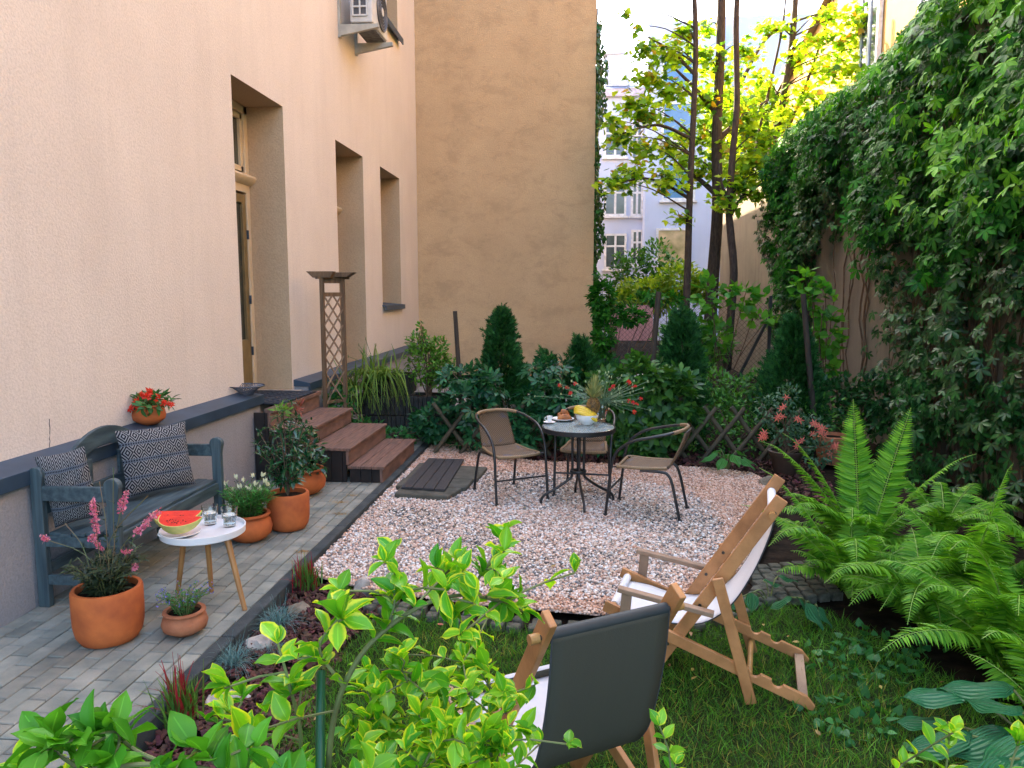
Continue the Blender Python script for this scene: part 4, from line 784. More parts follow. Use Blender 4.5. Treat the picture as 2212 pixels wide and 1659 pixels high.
# ---- deck chairs
dcw = mat('teak_wood', (.52, .25, .085), (.35, .16, .05), rough=.5, sc=3, st=(3, 3, 3), bump=.15, bsc=30, isl=.18, det=7); dcw2 = mat('weathered_teak', (0.357, 0.238, 0.1445), (0.2295, 0.1445, 0.085), rough=.65, sc=5, isl=.15, bump=.2, bsc=40)
canvas = mat('white_canvas', (.70, .71, .73), (.62, .63, .65), rough=.9, sc=3, bump=.25, bsc=300, spec=.1); canvasd = mat('grey_canvas', (.05, .05, .04), (.04, .04, .035), rough=.9, sc=5, bump=.3, bsc=240, spec=.1)
bolt = mat('bolt_steel', (.12, .11, .10), rough=.35, metal=.8)
def deck(lb, org, wdir, W, sling, canv, hemm=None):
    """a runs from the rear ground end to the front, w across, z up"""
    rz = math.atan2(wdir[1], wdir[0]); t = thing('deck_chair', lb, 'deck chair', (org[0], org[1], LG+.01), rz, 'folding deck chairs on the lawn')
    V = lambda w, a, z: Vector((w, a, z))     # local x = width, local y = facing direction
    for w in (0, W):
        s = 1 if w == 0 else -1; wi = w+s*.0
        # seat rail with two notches
        d = Vector((0, 1.01, .36)).normalized(); n = Vector((0, -d.z, d.y)); o = V(w, 0, .025); L = 1.07; pts = [(0, -.028), (L, -.028), (L, .028)]
        for cx in (.30, .19): pts += [(cx+.028*math.cos(q), .028-.026*math.sin(q)) for q in np.linspace(0, math.pi, 8)]
        pts += [(.05, .028), (0, .0)]
        obj('seat_rail', MB().prism([o+d*x+n*y+Vector((-.012, 0, 0)) for x, y in pts], (.024, 0, 0)), dcw, t, bev=.003)
        wo = w+s*.027; b0, b1 = V(wo, .81, .0), V(wo, .185, 1.0); obj('back_rail', MB().beam(b0, b1, .026, .062, (0, 1, .6)), dcw, t, bev=.004)
        wp = w-s*.028; p0, p1 = V(wp, .46, .60), V(wp, .285, .0); obj('prop_leg', MB().beam(p0, p1, .022, .052, (0, 1, .3)), dcw, t, bev=.004)
        wa = w-s*.052; obj('armrest', MB().beam(V(wa, .93, .50), V(wa, .47, .43), .045, .024), dcw2, t, bev=.004)
        obj('arm_support', MB().beam(V(wa+s*.0, .90, .31), V(wa, .885, .49), .022, .05, (0, 1, 0)), dcw2, t, bev=.004)
        for a, z, ww in ((.69, .22, wo), (.455, .57, wo), (.215, .93, wo), (.54, .44, wo)): obj('bolt', MB().tube([(ww-.0165 if s > 0 else ww-.0165, a, z), (ww+.0165, a, z)], .0085, 10), bolt, t)
    X = lambda a, z, r, ww=.0, m=dcw, nm='crossbar': obj(nm, MB().tube([(ww, a, z), (W-ww, a, z)], r, 12), m, t, smooth=50)
    X(.225, .925, .016, -.02); X(.965, .372, .016); X(.297, .075, .014, -.03); obj('crossbar', MB().bb(.012, W-.012, .03, .075, .028, .052), dcw2, t, bev=.003)
    prof = spl(sling, 5); G = [[(w_, p[0], p[1]) for w_ in np.linspace(.045, W-.045, 9)] for p in prof]
    for r_ in G:
        for i, q in enumerate(r_): r_[i] = (q[0], q[1], q[2]-.0)
    mb = MB().grid(G); o = obj('sling', mb, canv, t, smooth=60); s_ = o.modifiers.new('solid', 'SOLIDIFY'); s_.thickness = .004; s_.offset = 0
    for (a, z) in ((.225, .925), (.965, .372)): obj('hem', MB().tube([(.045, a, z), (W-.045, a, z)], .0215, 16), (hemm if z > .5 and hemm else canv), t, smooth=50)
    e = MB(); 
    for w_ in (.047, W-.047): e.tube([(w_, p[0], p[1]) for p in prof], .0035, 5)
    obj('piping', e, mat('dark_piping', (.05, .055, .06), rough=.8), o)
    return t
s2 = [(0, .206, .925), (0, .235, .80), (0, .30, .62), (0, .40, .44), (0, .53, .335), (0, .70, .315), (0, .85, .345), (0, .965, .352)]
s2 = [(p[1], p[2], 0) for p in s2]
deck('folding deck chair with white sling seen from the side at the gravel edge', (1.12, 3.45), (.228, .974), .483, s2, canvas)
s1 = [(.206, .925), (.215, .82), (.235, .70), (.265, .58), (.31, .46), (.39, .37), (.50, .33), (.70, .32), (.85, .345), (.965, .352)]; s1 = [(*p, 0) for p in s1]
def twoside(name, back, front):
    m = bpy.data.materials.new(name); m.use_nodes = True; nt = m.node_tree; p = nt.nodes['Principled BSDF']; p.inputs['Roughness'].default_value = .9; p.inputs['Specular IOR Level'].default_value = .1
    g = nd(nt, 'ShaderNodeNewGeometry'); tc = nd(nt, 'ShaderNodeTexCoord'); sp = nd(nt, 'ShaderNodeSeparateXYZ'); nt.links.new(tc.outputs['Normal'], sp.inputs[0])
    f = mth(nt, 'GREATER_THAN', mth(nt, 'ADD', sp.outputs[1], sp.outputs[2]), .0); n = noise(nt, coords(nt), 7, 5); bp = nd(nt, 'ShaderNodeBump'); bp.inputs['Strength'].default_value = .35; bp.inputs['Distance'].default_value = .02; nt.links.new(mth(nt, 'ADD', noise(nt, coords(nt, 'Object', (1, 1, .3)), 5, 3), mth(nt, 'MULTIPLY', noise(nt, coords(nt), 240, 2), .12)), bp.inputs['Height']); nt.links.new(bp.outputs[0], p.inputs['Normal'])
    nt.links.new(mix(nt, mth(nt, 'MULTIPLY', n, .3), mix(nt, f, back, front), (.05, .05, .05)), p.inputs['Base Color']); return m
deck('folding deck chair with dark grey sling seen from behind beside the variegated shrub', (-.005, 1.95), (.852, .523), .53, s1, twoside('grey_white_canvas', (.066, .066, .048), (.66, .67, .70)), mat('dark_hem', (0.027, 0.036, 0.0378), (0.018, 0.0252, 0.027), rough=.6, sc=9))


# crumpled paper on the near deck chair's arm
n = 12; rg = np.random.default_rng(4); pc_ = gz(1005, 1560, .36); G = [[(pc_.x+(i-n/2)*.014+rg.normal()*.003, pc_.y+(j-n/2)*.011+rg.normal()*.003, pc_.z+.03*math.sin(i*1.1+j*.5)+.02*math.sin(j*1.9)+rg.normal()*.006) for i in range(n)] for j in range(n)]
o = tag(obj('crumpled_paper', MB().grid(G), mat('white_paper', (.78, .78, .76), rough=.8, var=.05)), 'crumpled white sheet of paper by the arm of the dark deck chair', 'paper'); s_ = o.modifiers.new('solid', 'SOLIDIFY'); s_.thickness = .0015
# ================================================================== PLANTS
bark = mat('tree_bark', (0.0825, 0.05625, 0.04125), (0.0375, 0.0255, 0.0195), rough=.95, sc=8, st=(4, 4, 1), bump=.7, bsc=25); twig = mat('green_twig', (.16, .20, .06), (.10, .11, .04), rough=.7, sc=8); brown = mat('vine_stem', (.14, .085, .05), (.07, .045, .028), rough=.9, sc=9)
def bush(name, lb, cat_, base, blobs, n, tm, size, m, stems=6, group=None, zb=.3, out=.8, extra=None, shell=.45, stem_m=None):
    """stems from the base into leaf clusters; blobs = [(centre, radii)]"""
    t = thing(name, lb, cat_, base, group=group); S = Scatter(); sm = MB(); vol = [max(1e-4, (b[1][0]*b[1][1]*b[1][2]))**.7 for b in blobs]; tot = sum(vol); base = Vector(base)
    for (c, r), v in zip(blobs, vol):
        k = max(4, int(n*v/tot)); P = ell(k, c, r, shell); d = (P-np.array(c))/np.array(r); d /= np.linalg.norm(d, axis=1)[:, None]+1e-6
        T = d*out+rdir(k)*.7+np.array([0, 0, zb*.3]); N = d*.6+rdir(k)*.4+np.array([0, 0, .8]); S.add(tm, P, T, N, rng.uniform(size[0], size[1], k))
        c = Vector(c)
        for s in range(max(1, int(stems/len(blobs))) if stems else 0):
            e = c+Vector(rdir(1)[0]*np.array(r)*.7); q = base+Vector((random.uniform(-.05, .05), random.uniform(-.05, .05), 0)); sm.tube(spl([q, q.lerp(e, .5)+Vector((random.uniform(-.06, .06), 0, .04)), e], 4), [.006+.004*(1-i/8) for i in range(9)], 5, cap=False)
    obj('foliage', S.mesh('foliage', m), None, t, world=True); 
    if sm.v: obj('stem', sm, stem_m or brown, t, world=True)
    return t
# ---- boundary creeper
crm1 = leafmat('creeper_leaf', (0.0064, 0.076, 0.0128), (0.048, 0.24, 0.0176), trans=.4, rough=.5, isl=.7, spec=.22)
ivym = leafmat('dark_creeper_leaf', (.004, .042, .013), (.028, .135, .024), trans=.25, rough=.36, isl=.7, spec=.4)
def creeper(lb, regions, base, vines):
    t = thing('wall_creeper', lb, 'climbing plant', base, group='creepers on the boundary wall'); S = Scatter(); D = Scatter(); B = Scatter()
    for reg in regions:
        (y0, y1), zf, (xa, xb), n, size, dark = reg; y = rng.uniform(y0, y1, n); lo, hi = np.array([zf(v) for v in y]).T; u = rng.random(n); z = lo+(hi-lo)*u; x = rng.uniform(xa, xb, n)
        bul = .25*np.sin(y*2.1+z*1.3)+.2*np.sin(y*4.7-z*3.1); x = x+bul*.5*(x < 3.85); zo = np.interp(y*3.8/x, [5, 9.11, 9.92, 12.27, 14.83, 16], [6.6, 5.12, 4.86, 4.82, 4.85, 4.7]); P = np.column_stack([x, y, z]); keep = z < 1.88+(zo-1.88)*x/3.8+rng.normal(size=n)*.05; P = P[keep]; y = P[:, 1]; z = P[:, 2]; n = len(P); keep = (rng.random(n) < .35+.65*(np.sin(y*5+z*4)*np.sin(z*7-y*3) > -.25)); P = P[keep]; k = len(P)
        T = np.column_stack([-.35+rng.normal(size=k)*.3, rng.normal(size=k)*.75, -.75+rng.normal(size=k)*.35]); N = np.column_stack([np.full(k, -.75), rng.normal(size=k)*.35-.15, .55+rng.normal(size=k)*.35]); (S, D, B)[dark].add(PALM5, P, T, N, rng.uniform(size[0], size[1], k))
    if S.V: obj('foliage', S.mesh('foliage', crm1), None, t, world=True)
    if B.V: obj('young_foliage', B.mesh('young_foliage', leafmat('lit_young_creeper_leaf', (.06, .27, .02), (.20, .50, .03), trans=.5, rough=.5, isl=.6, spec=.2)), None, t, world=True)  # young leaves, with light on the creeper top put into their colour
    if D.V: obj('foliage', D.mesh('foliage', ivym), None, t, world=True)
    m = MB()
    for k in range(vines[0]):
        y = random.uniform(*vines[1]); z = random.uniform(2.5, 4.6); pts = [Vector((3.87, y, -.08))]
        zz = 0
        while zz < z: zz += .25; pts.append(Vector((3.88-random.random()*.05, pts[-1].y+random.gauss(0, .07), zz)))
        m.tube(pts, [random.uniform(.004, .013)]*len(pts), 4, cap=False)
    if vines[0]: obj('stem', m, brown, t, world=True)
    return t
top = lambda y: 4.62+.35+.25*math.sin(y*1.7)+(.0 if y > 8 else (8-y)*.16)
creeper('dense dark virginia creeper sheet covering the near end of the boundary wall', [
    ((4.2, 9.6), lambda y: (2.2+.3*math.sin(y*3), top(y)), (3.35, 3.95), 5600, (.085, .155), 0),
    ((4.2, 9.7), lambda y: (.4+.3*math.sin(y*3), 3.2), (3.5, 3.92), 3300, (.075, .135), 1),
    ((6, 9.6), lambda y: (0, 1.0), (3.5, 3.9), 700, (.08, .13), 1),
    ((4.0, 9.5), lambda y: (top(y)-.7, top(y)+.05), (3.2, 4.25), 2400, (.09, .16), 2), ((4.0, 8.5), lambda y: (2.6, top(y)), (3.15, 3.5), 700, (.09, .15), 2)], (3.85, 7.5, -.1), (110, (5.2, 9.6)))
creeper('bright green creeper crown spilling over the middle of the boundary wall', [
    ((9.4, 14.5), lambda y: (3.35-.25*math.sin(y*2)-(.5 if y < 11 else 0), 5.05+.1*math.sin(y*3)), (3.4, 4.3), 5600, (.08, .135), 0),
    ((9.4, 13.2), lambda y: (3.0-.5*math.sin(y*2.7), 4.3), (3.55, 3.95), 2200, (.075, .12), 1),
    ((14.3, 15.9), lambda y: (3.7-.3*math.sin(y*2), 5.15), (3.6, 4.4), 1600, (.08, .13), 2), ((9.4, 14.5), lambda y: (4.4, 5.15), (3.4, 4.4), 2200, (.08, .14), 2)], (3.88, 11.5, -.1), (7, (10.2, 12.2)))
creeper('narrow hanging column of creeper on the wall between two bare patches', [
    ((12.9, 15.2), lambda y: (.4+abs(y-13.6)*1.3, 4.4), (3.55, 3.9), 3000, (.075, .125), 1), ((13.0, 14.8), lambda y: (1.2+abs(y-13.7)*1.2, 3.9), (3.45, 3.7), 700, (.09, .15), 0)], (3.86, 13.7, -.1), (14, (13.2, 14.4)))
# ivy on the corner of the ochre building
t = thing('corner_ivy', 'thin strip of ivy climbing the right corner of the ochre building', 'climbing plant', (.3, 15.9, -.1)); k = 2600; S = Scatter(); z = rng.uniform(0, 7.3, k)**1.0
P = np.column_stack([.29+rng.random(k)**2*(.14+.09*np.sin(z*2.3)+.05*np.sin(z*7)), 15.85+rng.random(k)*.8, z]); S.add(HEART, P, np.column_stack([rng.normal(size=k)*.4, rng.normal(size=k)*.4, -np.ones(k)]), np.column_stack([np.full(k, .6), np.full(k, -.6), np.full(k, .4)])+rdir(k)*.4, rng.uniform(.05, .09, k)); obj('foliage', S.mesh('foliage', ivym), None, t, world=True)
bush('creeper_clump', 'dark virginia creeper clump hanging at the foot of the ochre building corner', 'climbing plant', (.45, 12.6, -.1), [((.36, 12.5, 1.8), (.20, .2, .42)), ((.38, 12.5, 1.1), (.17, .2, .5)), ((.78, 12.55, 1.5), (.34, .15, .15)), ((1.3, 12.6, 1.78), (.5, .15, .07))], 520, PALM5, (.09, .15), crm1, 14)
# ---- maples
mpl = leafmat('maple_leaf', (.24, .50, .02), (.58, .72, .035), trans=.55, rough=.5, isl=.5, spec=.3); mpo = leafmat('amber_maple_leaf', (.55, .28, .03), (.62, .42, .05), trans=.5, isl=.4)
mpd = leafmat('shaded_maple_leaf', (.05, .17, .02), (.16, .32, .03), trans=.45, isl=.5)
def tree(lb, Y, trunk, limbs, blobs, nleaf, size=(.09, .16), r0=.1, amber=.05, dark=.22, name='maple_tree', cat_='tree', group='maples beyond the wire fence'):
    tp = [py(u, v, Y) for u, v in trunk]; b = tp[0].copy(); t = thing(name, lb, cat_, b, group=group); m = MB(); pts = spl(tp, 4); n = len(pts); m.tube(pts, [r0*(1-.45*i/n) for i in range(n)], 10); obj('trunk', m, bark, t, world=True, smooth=60)
    lm = MB(); S = Scatter(); D = Scatter(); ends = []
    for l in limbs:
        q = spl([py(u, v, Y+dy) for u, v, dy in l], 4); k = len(q); lm.tube(q, [r0*.42*(1-.8*i/k)+.006 for i in range(k)], 6, cap=False)
    for u, v, r, dy in blobs:
        c = py(u, v, Y+dy); rr = r/1630*(Y+dy); k = int(nleaf*r*r/2500); tpn = min(pts, key=lambda p: (p-c).length+abs(p.z-(c.z-.5))*.5)
        lm.tube(spl([tpn, tpn.lerp(c, .5)+Vector((0, 0, .15)), c+Vector((0, 0, .05))], 3), [.022, .018, .014, .011, .009, .007, .006], 5, cap=False)
        for _ in range(4): e = c+Vector(rdir(1)[0])*rr*.8; lm.tube([c, c.lerp(e, .5)+Vector((0, 0, .05)), e], [.007, .005, .003], 4, cap=False)
        k = int(k*3.6); P = ell(k, c, (rr*1.3, rr*1.0, rr*.85), .15); T = np.column_stack([rng.normal(size=k), rng.normal(size=k), -.5+rng.normal(size=k)*.4]); N = np.array([0, -.25, 1])+rdir(k)*.75
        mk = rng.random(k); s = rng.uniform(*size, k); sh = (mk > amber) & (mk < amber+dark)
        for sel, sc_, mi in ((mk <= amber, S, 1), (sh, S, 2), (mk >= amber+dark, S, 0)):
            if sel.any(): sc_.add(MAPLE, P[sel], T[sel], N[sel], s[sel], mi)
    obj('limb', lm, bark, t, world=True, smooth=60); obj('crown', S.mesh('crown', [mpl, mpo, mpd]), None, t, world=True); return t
tree('slender maple with a thin straight trunk, leftmost of the maples', 15.2, [(1480, 740), (1486, 560), (1490, 420), (1498, 250), (1503, 100), (1498, -60)], [[(1490, 430, 0), (1440, 400, 0), (1390, 385, -.4), (1320, 400, -.6)], [(1494, 300, 0), (1420, 270, -.3), (1340, 290, -.5)], [(1500, 160, 0), (1450, 110, 0), (1400, 80, -.3)]],
     [(1325, 395, 34, -.6), (1365, 375, 40, -.4), (1440, 392, 40, -.2), (1345, 300, 38, -.4), (1325, 262, 26, -.5), (1400, 250, 42, -.2), (1440, 320, 42, 0), (1390, 320, 30, -.4), (1360, 225, 34, -.3), (1400, 170, 40, 0), (1450, 200, 44, .2), (1440, 115, 46, 0), (1390, 105, 30, -.2), (1480, 70, 36, .3), (1372, 60, 14, 0), (1350, 30, 12, 0), (1470, 470, 26, 0)], 58, r0=.075)
tree('tall maple with the thickest trunk, in front of the lilac house', 16.4, [(1530, 760), (1540, 600), (1550, 450), (1548, 300), (1556, 120), (1560, -80)], [[(1548, 420, 0), (1500, 380, .3), (1440, 350, .4)], [(1552, 300, 0), (1610, 250, .2), (1660, 215, .3)], [(1553, 250, 0), (1500, 190, 0), (1460, 150, 0)]],
     [(1520, 120, 44, 0), (1560, 160, 46, .3), (1520, 220, 44, 0), (1580, 240, 46, .4), (1500, 290, 44, .3), (1560, 320, 48, .3), (1520, 370, 42, .3), (1475, 345, 34, .1), (1590, 380, 44, .4), (1560, 430, 28, 0), (1610, 110, 38, .3), (1530, 60, 22, .2)], 62, r0=.14)
tree('forked maple with a crooked dark trunk next to the boundary wall', 15.0, [(1570, 800), (1577, 700), (1585, 590), (1578, 500), (1575, 450), (1583, 330), (1592, 220), (1590, 60), (1596, -80)], [[(1576, 470, 0), (1600, 430, 0), (1640, 400, .1), (1690, 370, .3)], [(1578, 450, 0), (1560, 400, .1), (1552, 350, .2)]],
     [(1620, 350, 46, .2), (1650, 300, 48, .3), (1600, 400, 40, .1), (1660, 370, 36, .3), (1620, 250, 44, .3), (1575, 440, 30, 0), (1640, 420, 22, .1)], 62, r0=.085)
tree('leaning maple with several brown stems rising over the boundary wall', 18.5, [(1640, 470), (1665, 330), (1690, 220), (1712, 80), (1722, -60)], [[(1650, 420, 0), (1632, 330, 0), (1660, 200, 0), (1690, 60, 0), (1700, -40, 0)], [(1660, 360, 0), (1710, 260, 0), (1760, 130, 0), (1800, 0, 0), (1812, -40, 0)], [(1652, 400, 0), (1735, 290, .2), (1830, 210, .3), (1900, 160, .3)], [(1590, 200, 0), (1650, 90, 0), (1710, 50, 0), (1800, 20, 0)]],
     [(1690, 250, 46, 0), (1740, 210, 50, 0), (1790, 150, 46, 0), (1760, 90, 36, -.2), (1820, 90, 46, -.2), (1860, 40, 46, -.4), (1905, 20, 36, -.6), (1850, 150, 44, -.3), (1890, 105, 24, -.4), (1720, 130, 32, 0), (1690, 60, 30, 0), (1790, 30, 32, -.2), (1640, 170, 34, 0), (1740, 280, 36, 0), (1700, 330, 30, 0), (1820, 220, 34, -.3), (1650, 60, 24, 0)], 60, (.10, .17), r0=.10, amber=.07, dark=.12)
# ---- background greenery beyond the wire fence
gb1 = leafmat('thicket_leaf', (0.02125, 0.1275, 0.0255), (0.1275, 0.323, 0.0425), trans=.4, isl=.6); gb2 = leafmat('lime_leaf', (.14, .30, .02), (.42, .52, .04), trans=.5, isl=.5)
def bb(u, v, ru, rv, Y, dy=.5): c = py(u, v, Y); return (tuple(c), (ru/1630*Y, dy, rv/1630*Y))
bush('shrub', 'airy blue green shrub in front of the lilac house', 'shrub', py(1380, 740, 19), [bb(1370, 590, 40, 50, 19), bb(1420, 560, 36, 44, 19), bb(1455, 600, 36, 40, 19), bb(1400, 640, 60, 30, 19), bb(1340, 600, 22, 50, 19)], 1900, L3, (.10, .17), gb1, 18)
bush('shrub', 'yellow green leafy shrub under the slender maple', 'shrub', py(1430, 760, 17), [bb(1400, 640, 80, 40, 17), bb(1470, 610, 50, 44, 17), bb(1520, 620, 30, 30, 17), bb(1350, 650, 40, 24, 17)], 2600, L3, (.10, .17), gb2, 12)
bush('shrub', 'dark leafy undergrowth shrub right behind the wire fence', 'shrub', py(1450, 800, 14.5), [bb(1480, 740, 70, 50, 14.5), bb(1440, 790, 60, 24, 14.5), bb(1540, 740, 50, 50, 14.5)], 1100, L3, (.09, .15), gb1, 12)
bush('shrub', 'lime sunlit tree crown glowing far behind the maples', 'shrub', py(1620, 700, 26), [bb(1600, 330, 60, 70, 26, 1), bb(1650, 250, 50, 60, 26, 1), bb(1570, 260, 40, 60, 26, 1), bb(1630, 400, 50, 40, 26, 1)], 4200, L3, (.22, .36), gb2, 10)
bush('vine', 'big round leaved vine climbing over the wire fence', 'climbing plant', py(1560, 850, 12.3), [bb(1545, 730, 36, 50, 12.3, .2), bb(1600, 640, 54, 34, 12.3, .2), bb(1525, 640, 26, 50, 12.3, .2), bb(1650, 690, 44, 14, 12.3, .15), bb(1520, 790, 24, 50, 12.3, .2), bb(1470, 700, 40, 40, 12.3, .2)], 420, HEART, (.08, .15), leafmat('lime_vine_leaf', (0.04, 0.216, 0.024), (0.16, 0.416, 0.04), trans=.45, isl=.6), 14)
bush('vine', 'round leaved vine rising beside the dark stake by the wall', 'climbing plant', py(1770, 900, 10.2), [bb(1770, 650, 34, 44, 10.2, .2), bb(1790, 720, 30, 60, 10.2, .2), bb(1740, 620, 30, 50, 10.2, .2), bb(1780, 790, 30, 50, 10.2, .2)], 280, HEART, (.08, .13), MATS['lime_vine_leaf'], 10)
bush('shrub', 'low dark shrub at the foot of the boundary wall', 'shrub', py(1830, 1000, 9.8), [bb(1790, 860, 46, 50, 9.8, .3), bb(1850, 900, 46, 50, 9.8, .3), bb(1890, 860, 36, 40, 9.4, .3), bb(1830, 840, 30, 24, 9.8, .3)], 900, L3, (.07, .13), ivym, 10)
bush('shrub', 'blue green shrub growing between the two right hand thujas', 'shrub', py(1600, 950, 10.2), [bb(1590, 850, 50, 40, 10.2, .3), bb(1640, 830, 40, 40, 10.2, .3), bb(1560, 880, 40, 40, 10.2, .3), bb(1540, 830, 30, 40, 10.2, .3)], 1200, L3, (.05, .10), gb1, 12)
# wire fence
fn = thing('wire_fence', 'diamond wire mesh fence on thin dark posts behind the hedge', 'fence', (2, 12.8, -.1)); m = MB(); FZ = 1.75; fx0, fx1 = .35, 3.12; s = .085; w = fx1-fx0
k = 0; a = -FZ
while a < w:
    for sg_ in (0, 1):
        x0, z0, x1, z1 = a, 0, a+FZ, FZ
        if x0 < 0: z0 = -x0; x0 = 0
        if x1 > w: z1 = FZ-(x1-w); x1 = w
        if x1 > x0:
            if sg_: m.beam((fx1-x0, 12.8, z0), (fx1-x1, 12.8, z1), .004, .004, (0, 1, 0))
            else: m.beam((fx0+x0, 12.795, z0), (fx0+x1, 12.795, z1), .004, .004, (0, 1, 0))
    a += s
pm_ = mat('dark_post', (.03, .03, .028), (.015, .015, .015), rough=.7); obj('mesh_panel', m, mat('wire', (.05, .055, .05), rough=.5), fn, world=True)
for x in (fx0, fx1): obj('post', MB().bb(x-.025, x+.025, 12.78, 12.83, -.1, FZ+.08), pm_, fn, world=True)
obj('brace', MB().beam((3.08, 12.76, 1.45), (2.45, 12.72, .1), .045, .045), pm_, fn, world=True)
tag(obj('weathered_board', MB().bb(.62, 1.56, 16.4, 16.45, .86, 1.62), mat('pink_board', (.62, .30, .28), (.48, .22, .2), rough=.7, sc=3, st=(14, 1, .3))), 'weathered pink board standing beyond the wire fence', 'board')
tag(obj('green_tarpaulin', MB().grid([[(x, 17.2+.5*j, 2.05+.08*math.sin(x*5+j)-.1*abs(x-1.9)) for x in np.linspace(1.2, 2.5, 8)] for j in range(3)]), mat('turquoise_tarp', (.03, .42, .32), rough=.5), smooth=60), 'turquoise tarpaulin showing above the shrubs', 'tarpaulin')
bpy.data.objects['green_tarpaulin'].modifiers.new('s', 'SOLIDIFY').thickness = .01
# stakes
def stake(lb, u0, v0, u1, v1, Y, r=.028):
    a = py(u0, v0, Y); b = py(u1, v1, Y); d = (b-a).normalized(); b = a+d*((a.z+.1)/-d.z) if d.z < 0 else b; m = MB().tube([a, a.lerp(b, .5), b], [r*.9, r, r*1.1], 8); tag(obj('wooden_stake', m, mat('stake_wood', (0.06, 0.044, 0.032), (0.032, 0.024, 0.0192), rough=.9, sc=5, st=(6, 6, 1), bump=.3), smooth=50), lb, 'stake', 'dark round stakes in the hedge')
stake('dark wooden stake rising in front of the ochre wall', 983, 672, 995, 860, 9.35, .03); stake('dark wooden stake leaning between the creeper bush and the middle thuja', 1423, 630, 1408, 800, 9.35, .036); stake('dark wooden stake leaning in front of the right hand thuja', 1735, 635, 1753, 850, 9.2, .036)
# lattice fence
lf_ = thing('lattice_fence', 'low brown expanding lattice fence of half round rails behind the gravel', 'fence', (.5, 8.85, 0)); lfm = mat('lattice_rail', (0.0975, 0.07875, 0.0465), (0.04875, 0.039, 0.0225), rough=.8, sc=5, bump=.2); x = -1.75; k = 0
while x < 2.35:
    f, g = MB(), MB(); f.tube([(x, 8.83, -.06), (x+.46, 8.83, .56)], .026, 8); g.tube([(x+.46, 8.87, -.06), (x, 8.88, .56)], .026, 8); obj('rail', f, lfm, lf_, world=True, smooth=50); obj('rail', g, lfm, lf_, world=True, smooth=50); x += .32
# thujas
thm = leafmat('thuja_spray', (0.00288, 0.036, 0.01152), (0.036, 0.1512, 0.0288), trans=.2, rough=.6, isl=.5, spec=.2)
SPR = tmpl_join([(tmpl_leaf(2, 3, .22, curl=.05), a, s, (0, o, 0)) for a, s, o in ((0, 1, 0), (.7, .55, .25), (-.7, .55, .25), (.6, .4, .5), (-.6, .4, .5))])
def thuja(lb, x, y, h, r, n, z0=-.05):
    t = thing('thuja', lb, 'conifer', (x, y, z0), group='thujas in the hedge'); S = Scatter(); nt_ = int(n/13)
    for i in range(nt_):
        u = random.random()**.8; pr_ = (1-u)**.66*min(1, .7+u*2); a = random.random()*2*math.pi; q = r*pr_*random.uniform(.45, 1.1); c = np.array([x+q*math.cos(a), y+q*math.sin(a), z0+.05+u*(h-z0-.05)]); k = 22; T0 = np.array([math.cos(a)*.7, math.sin(a)*.7, .75]); tr = .05+.05*(1-u)
        S.add(SPR, c+rng.normal(size=(k, 3))*tr*[.6, .6, .9], T0+rdir(k)*.45, np.column_stack([np.full(k, -math.sin(a)), np.full(k, math.cos(a)), rng.normal(size=k)*.6])+rdir(k)*.5, rng.uniform(.05, .12, k))
    obj('foliage', S.mesh('foliage', thm), None, t, world=True); obj('trunk', MB().tube([(x, y, z0-.05), (x, y, h*.8)], [.03, .01], 7), bark, t, world=True)
thuja('tall conical thuja in front of the ochre wall', -1.0, 9.6, 1.60, .40, 3600); thuja('small thuja tip beside the rear garden chair', -.42, 9.75, 1.10, .24, 900); thuja('short rounded thuja behind the carnations', .02, 9.6, 1.22, .36, 1900); thuja('low dark thuja behind the rear garden table', .42, 9.9, .92, .3, 1000)
thuja('tall dark thuja beside the leaning stake in the middle', 1.28, 9.6, 1.63, .38, 3400); thuja('broad thuja on the right by the boundary wall', 2.60, 9.5, 1.50, .46, 4200)
# hedge creeper
bush('creeper_bush', 'teal green virginia creeper sprawling over the lattice left of the glass table', 'climbing plant', (-.9, 8.9, -.05), [((-1.3, 8.95, .5), (.35, .25, .3)), ((-.85, 8.8, .25), (.5, .22, .22)), ((-.35, 8.9, .62), (.42, .25, .3)), ((-.15, 8.8, .35), (.42, .2, .25)), ((-1.45, 9.1, .85), (.3, .2, .12)), ((-.35, 9.2, .95), (.35, .15, .12)), ((-1.75, 9.1, .3), (.3, .25, .25)), ((-1.1, 9.0, .75), (.2, .2, .15)), ((.25, 8.85, .3), (.35, .15, .28))], 900, PALM5, (.085, .15), leafmat('teal_creeper_leaf', (0.00432, 0.054, 0.02736), (0.036, 0.1728, 0.054), trans=.25, rough=.35, isl=.6, spec=.4), 26)
bush('creeper_bush', 'tall bush of drooping green creeper leaves behind the right hand chair', 'climbing plant', (.8, 8.9, -.05), [((.75, 8.75, .85), (.35, .25, .32)), ((.55, 8.75, .45), (.35, .22, .4)), ((1.05, 8.8, .6), (.33, .22, .45)), ((.35, 8.7, .8), (.22, .2, .2)), ((.8, 8.65, .2), (.4, .2, .25))], 640, PALM5, (.10, .17), leafmat('yellowing_creeper_leaf', (0.01404, 0.078, 0.0234), (0.0702, 0.2028, 0.0234), trans=.3, rough=.4, isl=.6), 20)
P0 = ell(240, (.75, 8.68, .45), (.5, .2, .5), .5); t = bpy.data.objects['creeper_bush.001']; S = Scatter(); S.add(HEART, P0, np.column_stack([rng.normal(size=240)*.4, -.3+rng.normal(size=240)*.3, -np.ones(240)]), np.array([0, -1, .5])+rdir(240)*.4, rng.uniform(.07, .13, 240)); obj('drooping_foliage', S.mesh('drooping_foliage', MATS['yellowing_creeper_leaf']), None, t, world=True)
